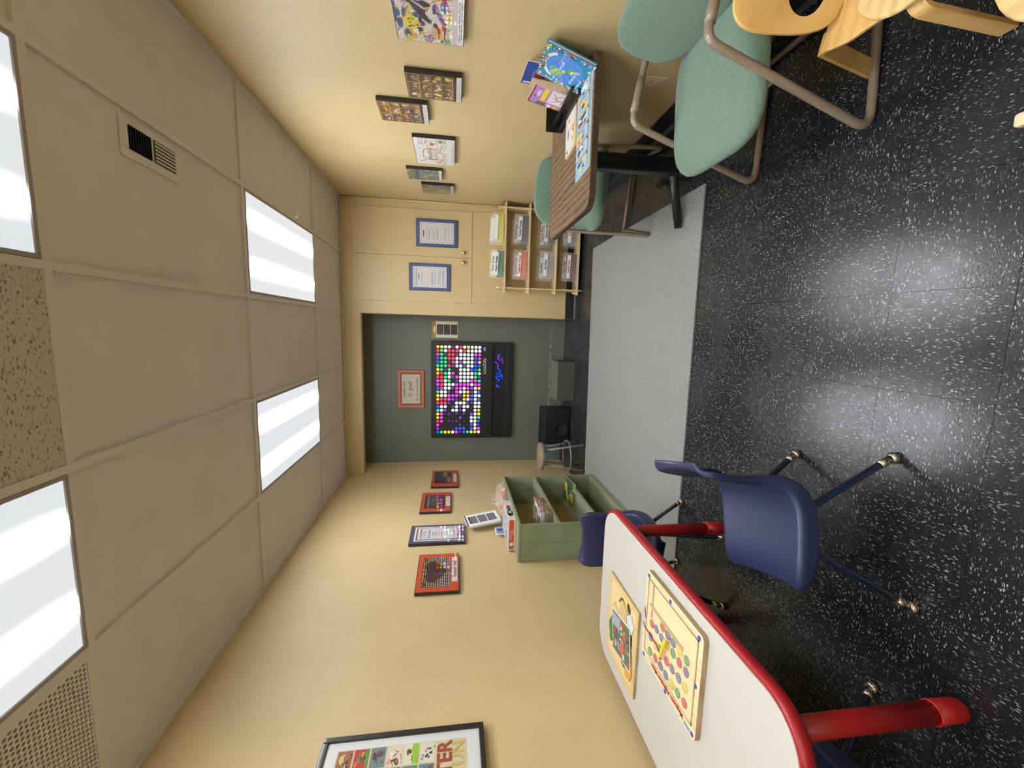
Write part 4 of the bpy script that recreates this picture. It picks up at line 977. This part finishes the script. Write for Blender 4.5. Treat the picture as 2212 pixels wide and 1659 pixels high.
# black organiser along the wall
t = thing('book_rack', 'black plastic book rack on the walnut table by the wall', 'rack', (1.222, 2.40, TZ + .0008))
b = MB(); b.box((-.062, -.215, 0), (.072, .215, .004)); b.box((-.066, .205, 0), (.072, .212, .100)); b.box((-.066, -.212, 0), (.072, -.205, .03)); b.build('tray', M_blackplastic, t, bevel=.001)
for x, z in ((-.058, .020), (-.030, .055), (.060, .088)): MB().box((x - .004, -.205, z - .009), (x + .004, .205, z + .009)).build('rail', M_blackplastic, t, bevel=.002)
# things in the rack
g = Img(60, 80, (176, 126, 186)); g.rect(0, 0, 1, .05, (170, 40, 50)); g.rect(0, 0, .07, 1, (170, 40, 50)); g.rect(.0, .12, .12, .2, (90, 140, 220)); g.rect(.02, .25, .2, .5, (110, 90, 100)); g.rect(.02, .55, .2, .66, (214, 210, 214)); g.rect(.03, .7, .2, .86, (200, 180, 80))
g.ell(.45, .14, .08, .05, (90, 110, 170)); g.ell(.62, .2, .2, .05, (214, 190, 220)); g.rect(.28, .30, .96, .44, (226, 206, 40)); g.rect(.26, .5, .96, .98, (220, 222, 226))
for i in range(10): g.rect(.28, .53 + i * .045, .94, .54 + i * .045, (170, 176, 190))
for q in ((.35, .6, .6, .85), (.6, .6, .5, .9), (.7, .7, .9, .9), (.85, .58, .55, .75), (.8, .9, .35, .88)): g.line(*q, .012, (190, 60, 60))
t, w_, h_, o_ = quad_book('activity_book', 'lilac word game book with red edge standing in the rack', (1.226, 2.412, .992), (1.234, 2.268, .972), (1.196, 2.452, .802), .006, M_paper, g, 'book', 'books in the black rack')
g = Img(50, 70, (40, 70, 150)); g.ell(.5, .3, .25, .13, (90, 110, 190)); g.ell(.5, .3, .16, .08, (170, 60, 70)); g.rect(.05, .05, .12, .25, (214, 214, 220)); g.rect(0, .45, 1, 1, (190, 160, 130))
t, w_, h_, o_ = quad_book('activity_book', 'blue topped packet tucked at the back of the rack', (1.262, 2.340, 1.046), (1.268, 2.170, 1.036), (1.256, 2.350, .80), .005, M_paper, g, 'book', 'books in the black rack')
M_kraft = mat('kraft_paper', (.46, .34, .21), .6, bump=(30, .3, .006))
for k, (ya, za, yb) in enumerate(((2.345, .990, 2.255), (2.270, .998, 2.170))):
    t = thing('paper_sleeve', ('creased kraft paper sleeve between the blue packet and lilac book', 'kraft paper sleeve half hidden behind the turquoise atlas')[k], 'sleeve', (1.222 + .040 * k, (ya + yb) / 2, .775), 0, None, (-.10, 0, -PI / 2 + .03))
    vs, fs = pillow(abs(ya - yb), .225, .022, 10, k + 5, .3); MB().add(vs, fs, 0, T((0, .012, .1125)) @ Rx(PI / 2)).build('sleeve', M_kraft, t, smooth=True)
    MB().box((-.012, -.0042, .12), (.012, -.0030, .165)).build('printed_mark', M_ink, t)

# flat tray puzzle with blue border
t = thing('tray_puzzle', 'blue bordered tray puzzle with chunky scene pieces on the walnut table edge', 'puzzle', (.985, 2.150, TZ + .0008), .02)
pl, pd = .44, .225
MB().box((-pl / 2, -pd / 2, 0), (pl / 2, pd / 2, .006)).build('tray', M_birch, t, bevel=.001)
g = Img(90, 46, (110, 90, 66)); g.rect(0, 0, 1, .1, (120, 176, 226)); g.rect(0, .9, 1, 1, (120, 176, 226)); g.rect(0, 0, .045, 1, (120, 176, 226)); g.rect(.955, 0, 1, 1, (120, 176, 226)); g.sheet(pl - .004, pd - .004, 'tray_print', M_printmatte, t, 0, (0, 0, .0066), (-PI / 2, 0, 0))
pc = [(226, 200, 40), (206, 214, 230), (210, 120, 60), (150, 60, 60), (220, 190, 110), (240, 240, 236)]
for i in range(6):
    w = .058; x = -pl / 2 + .045 + i * .069
    g = Img(24, 40, (120, 180, 226)); g.dots(9, .1, .1, .9, .8, [pc[i], pc[(i + 2) % 6], (70, 60, 60)], .1, .22); g.rect(0, .85, 1, 1, (150, 196, 230))
    poly = roundrect(-w / 2, -.085, w / 2, .055, .008) 
    poly = [(a, c) for a, c in poly]; q = roundrect(-w / 2, -.085, w / 2, .062 + .012 * (i % 3), .012)
    pcs = MB().prism(q, .0068, .0145, 0, T((x, 0, 0))).build('puzzle_piece', M_birch, t, bevel=.001)
    g.sheet(w - .004, .140, 'piece_print', M_printmatte, pcs, 0, (x, -.012, .0150), (-PI / 2, 0, 0))
t = thing('board_book', 'pale picture board book lying beyond the blue bordered tray puzzle', 'book', (1.075, 2.372, TZ + .0008), .05)
MB().box((-.115, -.10, 0), (.115, .10, .013)).build('pages', M_birch, t, bevel=.001)
g = Img(70, 60, (206, 204, 196)); g.rect(0, 0, 1, .12, (170, 190, 176)); g.ell(.62, .45, .3, .3, (226, 206, 196)); g.ell(.75, .35, .05, .06, (150, 90, 60)); g.ell(.45, .3, .12, .08, (130, 130, 150)); g.strokes(20, .1, .55, .5, .9, [(190, 90, 50), (230, 220, 210), (90, 70, 60)], .12, .015); g.rect(0, .85, .45, 1, (226, 196, 60)); g.ell(.07, .2, .04, .06, (60, 60, 64))
g.sheet(.226, .196, 'cover_print', M_printmatte, t, 0, (0, 0, .0136), (-PI / 2, 0, 0))

# ================================================================== GREEN TUBE ARMCHAIRS
def slab(w, d, th, dome=.35, p=3.2, n=48, rings=9, droop=0, side_droop=0, taper=0):
    """upholstered slab: superellipse outline, domed top, rolled edge; x width, y depth (front -y)"""
    prof = []
    for i in range(rings): r = i / rings * .80; prof.append((r, th * (1 - dome * r ** 3)))
    for i in range(9): a = i / 8 * PI; prof.append((.80 + .20 * math.sin(a) ** .8 if 0 < i < 8 else .80, th * (1 - dome * .51) * (.5 + .5 * math.cos(a))))
    prof.append((.4, 0))
    vs = [(0, 0, th)]; fs = []
    for r, z in prof:
        for j in range(n):
            q = 2 * PI * j / n; cx, sx = math.cos(q), math.sin(q)
            R_ = (abs(cx) ** p + abs(sx) ** p) ** (-1 / p)
            x, y = R_ * cx * r * w / 2, R_ * sx * r * d / 2
            x *= 1 + taper * (y / d)
            zz = z - (droop * max(0, -y / (d / 2) - .35) ** 2 * 2.2 if droop else 0) - side_droop * (x / (w / 2)) ** 2
            vs.append((x, y, zz))
    for j in range(n): fs.append((0, 1 + j, 1 + (j + 1) % n))
    for i in range(len(prof) - 1):
        for j in range(n): a = 1 + i * n + j; c = 1 + i * n + (j + 1) % n; fs.append((a, a + n, c + n, c))
    b0 = 1 + (len(prof) - 1) * n; fs.append([b0 + j for j in range(n)][::-1])
    return vs, fs
def arm_chair(label, loc, rz):
    t = thing('tube_armchair', label, 'chair', loc, rz, 'green upholstered tube armchairs')
    r = .0138; W = .272
    for s_ in (-1, 1):
        x = s_ * W
        arm = fillet([(x * .91, .255, .014), (x, -.245, .014), (x, -.035, .622), (x * .98, .185, .585), (x * .9, .262, .575), (x * .5, .285, .58)], .05, 7)
        o = MB().tube(arm, r, 14).build('side_frame', M_tan, t, smooth=True)
        pad = [(x, .012, .6145), (x * .995, .06, .6063), (x * .99, .10, .5995), (x * .985, .145, .592)]
        MB().tube(pad, r * 1.22, 14).build('armrest_sleeve', M_tan, o, smooth=True)
    MB().tube([(-W * .91, .250, .014), (W * .91, .250, .014)], r * .85, 12).build('rear_crossbar', M_tan, t, smooth=True)
    MB().tube([(-W + .0, -.118, .375), (W, -.118, .375)], r * .85, 12).build('seat_crossbar', M_tan, t, smooth=True)
    for s_ in (-1, 1): MB().tube(fillet([(s_ * .13, -.118, .375), (s_ * .13, .19, .365), (s_ * .13, .255, .44), (s_ * .13, .290, .62)], .05), r * .8, 12).build('back_support', M_tan, t, smooth=True)
    vs, fs = slab(.535, .53, .075, .30, 4.2, droop=.020, side_droop=.006)
    MB().add(vs, fs, 0, T((0, -.015, .385)) @ Rx(.04)).build('seat', M_fabric, t, smooth=True, clean=True)
    vs, fs = slab(.47, .335, .060, .40, 3.0, side_droop=-.02)
    MB().add(vs, fs, 0, T((0, .252, .598)) @ Rx(PI / 2 - .16)).build('backrest', M_fabric, t, smooth=True, clean=True)
    return t
arm_chair('green armchair beyond the walnut table, facing the camera', (.985, 3.060, .0088), -.235)
arm_chair('green armchair nearest the camera, back against the right wall', (.925, 1.590, 0), -PI / 2)

# ================================================================== BENTWOOD CHILD CHAIRS
def sheet_strip(path, widths, m, name, parent, thick=.011, sub=1, M=None):
    """bent ply strip: path of (y, z), half width per point with centre offset"""
    b = MB(); vs = []; n = 8
    for (x_, y, z), w in zip(path, widths):
        for i in range(n + 1): vs.append((x_ + w * (i / n * 2 - 1), y, z))
    fs = [(j * (n + 1) + i, j * (n + 1) + i + 1, (j + 1) * (n + 1) + i + 1, (j + 1) * (n + 1) + i) for j in range(len(path) - 1) for i in range(n)]
    b.add(vs, fs, 0, M)
    return b.build(name, m, parent, smooth=False, solid=thick, bevel=.002)
def bent_chair(label, loc, rz):
    t = thing('bentwood_chair', label, 'chair', loc, rz, 'small honey bentwood chairs')
    # backrest with an oval hole: ring of quads bent to the curve of the back
    n = 56; hw, zc, hh = .117, .440, .150
    out, inn = [], []
    for j in range(n):
        q = 2 * PI * j / n + .03; cx, sx = math.cos(q), math.sin(q); R_ = (abs(cx) ** 3.6 + abs(sx) ** 3.6) ** (-1 / 3.6)
        x, z = R_ * cx, R_ * sx
        wd = hw * (1 - .10 * max(0, -z) ** 1.5) ; out.append((x * wd, zc + z * hh)); inn.append((cx * .072, .392 + sx * .054))
    def bend(x, z): return (x, .165 + .20 * (z - .3) - .9 * x * x * (1 if z > .3 else .4), z)
    vs = []; K = 7
    for k in range(K):
        f = k / (K - 1)
        for j in range(n): vs.append(bend(out[j][0] * (1 - f) + inn[j][0] * f, out[j][1] * (1 - f) + inn[j][1] * f))
    fs = [(k * n + j, k * n + (j + 1) % n, (k + 1) * n + (j + 1) % n, (k + 1) * n + j) for k in range(K - 1) for j in range(n)]
    MB().add(vs, fs).build('backrest', M_bent, t, smooth=True, solid=.012, bevel=.002)
    # lower shell: waist flares out over the back of the seat and turns down into the rear legs
    pts = [(.286, .195, .142), (.284, .150, .145), (.284, .10, .142), (.284, .03, .125), (.284, -.07, .105)]
    vs = []; n2 = 10
    for z, y, w in pts:
        for i in range(n2 + 1): u = i / n2 * 2 - 1; vs.append((u * w, y, z))
    MB().add(vs, [(j * (n2 + 1) + i, j * (n2 + 1) + i + 1, (j + 1) * (n2 + 1) + i + 1, (j + 1) * (n2 + 1) + i) for j in range(len(pts) - 1) for i in range(n2)]).build('seat_shell', M_bent, t, solid=.011, bevel=.002)
    for s_ in (-1, 1):
        # rear leg: bends out from the shell, corner, then straight down
        path = fillet([(s_ * .112, .165, .286), (s_ * .119, .212, .278), (s_ * .132, .300, .006)], .012, 5)
        vs = []
        for k, p in enumerate(path): wv = Vector((.030 - .006 * k / len(path), 0, 0)); vs += [p - wv, p, p + wv]
        MB().add(vs, [(3 * k + i, 3 * k + i + 1, 3 * k + 4 + i, 3 * k + 3 + i) for k in range(len(path) - 1) for i in range(2)]).build('leg', M_bent, t, solid=.014, bevel=.002)
        path = fillet([(s_ * .05, -.02, .277), (s_ * .128, -.075, .270), (s_ * .142, -.082, .005)], .03, 5)
        vs = []
        for k, p in enumerate(path):
            wv = Vector((.25 * s_, .97, 0)) * .020; vs += [p - wv, p, p + wv]
        MB().add(vs, [(3 * k + i, 3 * k + i + 1, 3 * k + 4 + i, 3 * k + 3 + i) for k in range(len(path) - 1) for i in range(2)]).build('leg', M_bent, t, solid=.014, bevel=.002)
    MB().lathe([(.001, .292), (.138, .292), (.148, .296), (.151, .302), (.148, .308), (.138, .3105), (.001, .3105)], 40, 0, T((.018, -.035, 0)) @ Matrix.Diagonal((1, 1.02, 1, 1))).build('seat', M_bentseat, t, smooth=False, bevel=.002)
    return t
bent_chair('honey bentwood child chair with an oval hole in its back, right edge', (.934, 1.022, 0), -.258)

bent_chair('honey bentwood child chair mostly out of view, only its seat edge in the corner', (.764, .676, 0), -PI / 2 + .02)
# loose end of a wooden bench at the lower picture edge
t = thing('wooden_bench', 'pale wooden slat end poking in at the bottom edge of the view', 'bench', (.577, .50, 0), 0)
for k, (x, l) in enumerate(((-.080, .362), (-.035, .20), (.010, .20))): MB().prism(roundrect(x - .015, -.36, x + .015, l, .007), .098, .118, 0).build('seat_slat', M_birch, t, bevel=.004)
for y in (-.28, .14): MB().box((-.10, y - .02, .076), (.03, y + .02, .097)).build('crosspiece', M_birch, t, bevel=.003)
for x in (-.08, .01):
    for y in (-.28, .14): MB().box((x - .016, y - .016, .0005), (x + .016, y + .016, .0755)).build('leg', M_birch, t, bevel=.003)

# ================================================================== CHILDREN'S TABLE
KZ = .612
t = thing('activity_table', 'white topped children\'s table with red edge and red legs', 'table', (-1.252, 1.315, 0))
MB().prism(roundrect(-.381, -.608, .381, .608, .125, 10), KZ - .010, KZ).build('tabletop', M_speckle, t, bevel=.0015)
prof = roundrect(-.385, -.612, .385, .612, .129, 10); rimv = []; sec = [(0, -.001), (.006, -.004), (.012, -.012), (.013, -.022), (.010, -.033), (.002, -.040), (-.012, -.040), (-.012, -.011), (-.004, -.0108)]
N = len(prof); b = MB(); vs = []
for i, (x, y) in enumerate(prof):
    dx, dy = prof[(i + 1) % N][0] - prof[i - 1][0], prof[(i + 1) % N][1] - prof[i - 1][1]; l = math.hypot(dx, dy); nx, ny = dy / l, -dx / l
    for o_, z in sec: vs.append((x + nx * o_, y + ny * o_, KZ + z))
S = len(sec); b.add(vs, [(i * S + j, i * S + (j + 1) % S, ((i + 1) % N) * S + (j + 1) % S, ((i + 1) % N) * S + j) for i in range(N) for j in range(S)])
b.build('edge_moulding', M_red, t, smooth=True, clean=True)
MB().prism(roundrect(-.365, -.592, .365, .592, .11, 8), KZ - .033, KZ - .0105).build('underside_board', M_birchedge, t)
for x, y in ((.252, -.485), (.262, .545), (-.262, -.485), (-.262, .545)):
    l = MB().lathe([(.028, .08), (.0285, KZ - .036)], 28, 0, T((x, y, 0))).build('leg', M_redleg, t, smooth=True)
    MB().lathe([(.016, 0), (.025, .006), (.0295, .018), (.0302, .098)], 28, 0, T((x, y, .001))).build('leg_foot', M_redleg, l, smooth=True)
    MB().lathe([(.0300, .096), (.0318, .098), (.0318, .101), (.0285, .102)], 28, 0, T((x, y, .001))).build('collar', M_redring, l, smooth=True)

# wooden inset puzzle
t = thing('inset_puzzle', 'wooden inset puzzle with a picture card on top, on the white table', 'puzzle', (-1.345, 1.632, KZ + .0006), PI / 2)
MB().prism([(-.152, -.198), (.152, -.198), (.152, .198), (-.152, .198)], 0, .011, 0, None, 1).build('board', [M_birch, M_birchedge], t, bevel=.001)
g = Img(96, 124, (206, 176, 116)); g.rect(.07, .055, .93, .945, (214, 190, 140))
for i in range(44):
    q = i / 44 * 2 * PI; r_ = .30 + .04 * math.sin(5 * q); g.ell(.5 + r_ * math.cos(q) * 1.05, .5 + r_ * math.sin(q) * 1.12, .035, .03, (90, 66, 38))
g.ell(.5, .5, .31, .33, (224, 196, 140)); g.ell(.32, .35, .12, .2, (60, 110, 60)); g.ell(.6, .25, .16, .08, (200, 190, 170)); g.dots(46, .18, .2, .55, .75, [(60, 120, 60), (206, 90, 50), (214, 214, 206), (50, 60, 50), (196, 160, 90)], .02, .05); g.dots(20, .2, .6, .5, .9, [(40, 40, 44), (214, 214, 210), (230, 190, 60)], .02, .05)
g.sheet(.300, .392, 'inset_print', M_printmatte, t, 0, (0, 0, .0116), (-PI / 2, 0, 0))
def blob(cx, cy, rx, ry, n=26, amp=.16, ph=0): return [(cx + rx * math.cos(q) * (1 + amp * math.sin(5 * q + ph)), cy + ry * math.sin(q) * (1 + amp * math.sin(4 * q + ph))) for q in [2 * PI * i / n for i in range(n)]]
for k, (cx, cy, rx, ry, c) in enumerate(((-.02, -.10, .045, .05, (.55, .40, .18)), (.07, -.04, .04, .045, (.60, .44, .22)), (.09, .05, .03, .06, (.05, .16, .06)), (-.09, -.10, .035, .04, (.55, .58, .55)), (-.10, .11, .03, .04, (.62, .30, .05)))):
    MB().prism(blob(cx, cy, rx, ry, ph=k), .0118, .018).build('puzzle_piece', mat('piece_paint_%d' % k, c, .5), t, bevel=.001)
t = thing('picture_card', 'glossy picture card of red animals lying on the wooden puzzle', 'card', (-1.363, 1.612, KZ + .0195), PI / 2 + .17)
MB().box((-.098, -.093, 0), (.098, .093, .0012)).build('card', M_paper, t)
g = Img(84, 80, (54, 96, 66)); g.dots(60, 0, 0, 1, 1, [(60, 110, 70), (206, 70, 50), (190, 60, 50), (150, 160, 190), (214, 210, 206), (40, 50, 40)], .02, .07); g.ell(.45, .28, .1, .16, (216, 80, 56)); g.rect(.55, .62, 1, .95, (150, 156, 180)); g.sheet(.186, .176, 'picture', M_print, t, 0, (0, 0, .0018), (-PI / 2, 0, 0))

# magnetic maze
t = thing('magnetic_maze', 'wooden magnetic letter maze with a tethered yellow wand, on the white table', 'toy', (-1.092, 1.236, KZ + .0006), PI / 2)
MB().prism(roundrect(-.187, -.180, .187, .180, .018), 0, .018, 0, None, 1).build('board', [M_birch, M_birchedge], t, bevel=.0015)
g = Img(8, 8, (222, 196, 146)); g.sheet(.318, .286, 'recessed_field', M_printmatte, t, 0, (.0, -.006, .0186), (-PI / 2, 0, 0))
b = MB()
for lo, hi in (((-.165, .137, .018), (.165, .141, .0206)), ((-.165, -.155, .018), (.165, -.151, .0206)), ((-.165, -.155, .018), (-.161, .141, .0206)), ((.161, -.155, .018), (.165, .141, .0206)), ((-.09, -.068, .018), (.14, -.058, .0235)), ((.120, -.150, .018), (.126, -.02, .0225))): b.box(lo, hi)
b.build('groove_rails', M_birchedge, t)
cc = {'R': (.50, .07, .05), 'B': (.13, .15, .26), 'P': (.16, .12, .20), 'Y': (.60, .47, .06), 'G': (.12, .27, .09)}
CM = {k: mat('magnet_disc_' + n, cc[k], .4) for k, n in (('R', 'red'), ('B', 'blue'), ('P', 'purple'), ('Y', 'yellow'), ('G', 'green'))}
for x, y, c in [(0.118, 0.002, 'R'), (0.083, -0.002, 'B'), (0.044, 0.002, 'B'), (0.119, 0.058, 'B'), (0.043, -0.040, 'R'), (0.006, -0.040, 'P'), (-0.031, -0.040, 'B'), (0.08, 0.062, 'Y'), (0.116, 0.115, 'G'), (0.005, -0.002, 'Y'), (-0.074, -0.042, 'Y'), (-0.114, -0.044, 'G'), (-0.035, -0.003, 'G'), (0.045, 0.048, 'G'), (0.075, 0.109, 'R'), (0.0, 0.057, 'R'), (-0.075, -0.003, 'R'), (0.036, 0.107, 'P'), (-0.036, 0.054, 'P'), (-0.116, -0.005, 'P'), (-0.001, 0.11, 'B'), (-0.078, 0.051, 'B'), (-0.041, 0.109, 'Y'), (-0.117, 0.05, 'Y'), (-0.081, 0.104, 'G'), (-0.121, 0.102, 'R')]:
    MB().lathe([(.0150, 0), (.0158, .0015), (.0150, .003), (.001, .0032)], 18, 0, T((x, y, .0188))).build('letter_disc', CM[c], t, smooth=True)
MB().box((-.160, -.150, .0222), (.160, .136, .0230)).build('clear_cover', M_acrylic, t)
for x, y in ((.167, -.162), (.008, -.165), (-.165, -.165), (.170, .009), (.165, .166), (-.168, -.004), (-.004, .172), (-.172, .162)):
    MB().lathe([(.0075, 0), (.0075, .0012), (.001, .0016)], 16, 0, T((x, y, .0187))).build('corner_stud', mat('bright_blue_stud', (.02, .07, .50), .4) if 'bright_blue_stud' not in MATS else MATS['bright_blue_stud'], t)
b = MB().text('Magnetic Alphabet Maze', .0235, T((-.008, .157, .0190)) @ Rx(-PI / 2), sx=.95, bold=.0007); b.build('lettering', mat('deep_red_ink', (.36, .012, .012), .6), t)
MB().box((-.158, .160, .0184), (-.126, .170, .0188)).build('small_sticker', MATS['pale_blue_ink'], t)
a_, c_ = Vector((-.015, -.041, .040)), Vector((.026, .064, .034))
MB().tube([a_, a_.lerp(c_, .1), a_.lerp(c_, .9), c_], [.004, .0065, .0055, .003], 12).build('wand', mat('yellow_plastic', (.80, .58, .02), .35), t, smooth=True)
cp = [(.024, .060, .034), (.026, .078, .026), (.041, .060, .026), (.06, .047, .026), (.089, .047, .026), (.131, .045, .026), (.160, .050, .024), (.186, .046, .018), (.194, .031, .010), (.190, .0, .006), (.196, -.024, .006), (.206, -.032, .006), (.204, -.044, .006), (.190, -.040, .008), (.182, -.020, .018), (.168, -.004, .023)]
MB().tube(fillet(cp, .02, 4), .0021, 6).build('cord', M_redleg, t, smooth=True)

# ================================================================== NAVY SHELL CHAIRS
def school_chair(label, loc, rz):
    """front faces local -Y"""
    t = thing('school_chair', label, 'chair', loc, rz, 'navy plastic shell chairs')
    # profile: (y, z, half width, flange)
    P = [(-.160,.312,.142,0),(-.166,.336,.152,.010),(-.158,.355,.165,.034),(-.120,.361,.178,.056),(-.04,.353,.186,.062),(.04,.347,.190,.064),(.09,.350,.188,.062),(.125,.366,.180,.056),(.147,.400,.168,.044),(.156,.440,.158,.036),(.162,.490,.155,.030),(.170,.535,.159,.030),(.180,.580,.163,.030),(.186,.604,.161,.028),(.190,.620,.152,.024),(.198,.630,.138,.016),(.215,.628,.126,.006)]
    SS = [-1, -.985, -.96, -.93, -.90, -.87, -.83, -.76, -.62, -.45, -.25, 0, .25, .45, .62, .76, .83, .87, .90, .93, .96, .985, 1]; NS = len(SS) - 1; vs = []
    for i, (y, z, w, fl) in enumerate(P):
        y0, z0 = P[max(i - 1, 0)][:2]; y1, z1 = P[min(i + 1, len(P) - 1)][:2]
        ty, tz = y1 - y0, z1 - z0; l = math.hypot(ty, tz); ny, nz = -tz / l, ty / l    # towards the sitter
        back = max(0, min(1, (z - .40) / .15))
        for s_ in SS:
            a = abs(s_)
            dish = .016 * (a ** 2) * (1 - back) - .006
            wrap = .030 * a ** 2 * back
            e = max(0, (a - .88) / .12); edge = fl * (1 - math.cos(e * PI / 2)) ** .9
            k_ = min(a, .93) + max(0, a - .93) * .15
            xx = (1 if s_ > 0 else -1) * w * k_ / .94
            d = dish + wrap - edge
            vs.append((xx, y + ny * d, z + nz * d))
    fs = [(i * (NS + 1) + j, i * (NS + 1) + j + 1, (i + 1) * (NS + 1) + j + 1, (i + 1) * (NS + 1) + j) for i in range(len(P) - 1) for j in range(NS)]
    MB().add(vs, fs).build('shell', M_navyshell, t, smooth=True, solid=.006, subsurf=1)
    for s_ in (-1, 1):
        for nm, foot, hip in (('leg', (s_ * .185, -.222, .016), (s_ * .130, -.040, .312)), ('leg', (s_ * .190, .222, .016), (s_ * .130, .050, .312))):
            inner = (s_ * .085, hip[1], .331)
            f = Vector(foot); h = Vector(hip)
            l = MB().tube(fillet([inner, h, f + (f - h).normalized() * -.0], .04, 6), .0112, 12).build(nm, M_navytube, t, smooth=True)
            d = (f - h).normalized()
            p = MB().tube([f - d * .045, f - d * .012], .0125, 12); p.lathe([(.001, .001), (.012, .001), (.0175, .006), (.0185, .013), (.015, .020), (.008, .024)], 18, 0, T((f.x, f.y, 0)))
            p.build('glide', M_chrome, l, smooth=True)
    for y in (-.04, .05): MB().tube([(-.12, y, .331), (.12, y, .331)], .0112, 12).build('frame_tube', M_navytube, t, smooth=True)
    b = MB(); b.box((-.09, -.05, .330), (.09, .06, .338)); b.build('mounting_plate', M_navytube, t, bevel=.001)
    return t
school_chair('navy shell chair pulled out in front of the red table edge, seen side-on', (-.640, 1.216, 0), math.atan2(-.27, -.963) + PI / 2)
school_chair('navy shell chair tucked under the far end of the white table', (-1.205, 2.022, 0), .02)
school_chair('navy shell chair under the near end of the white table, only a leg showing', (-1.335, .835, 0), PI - .03)
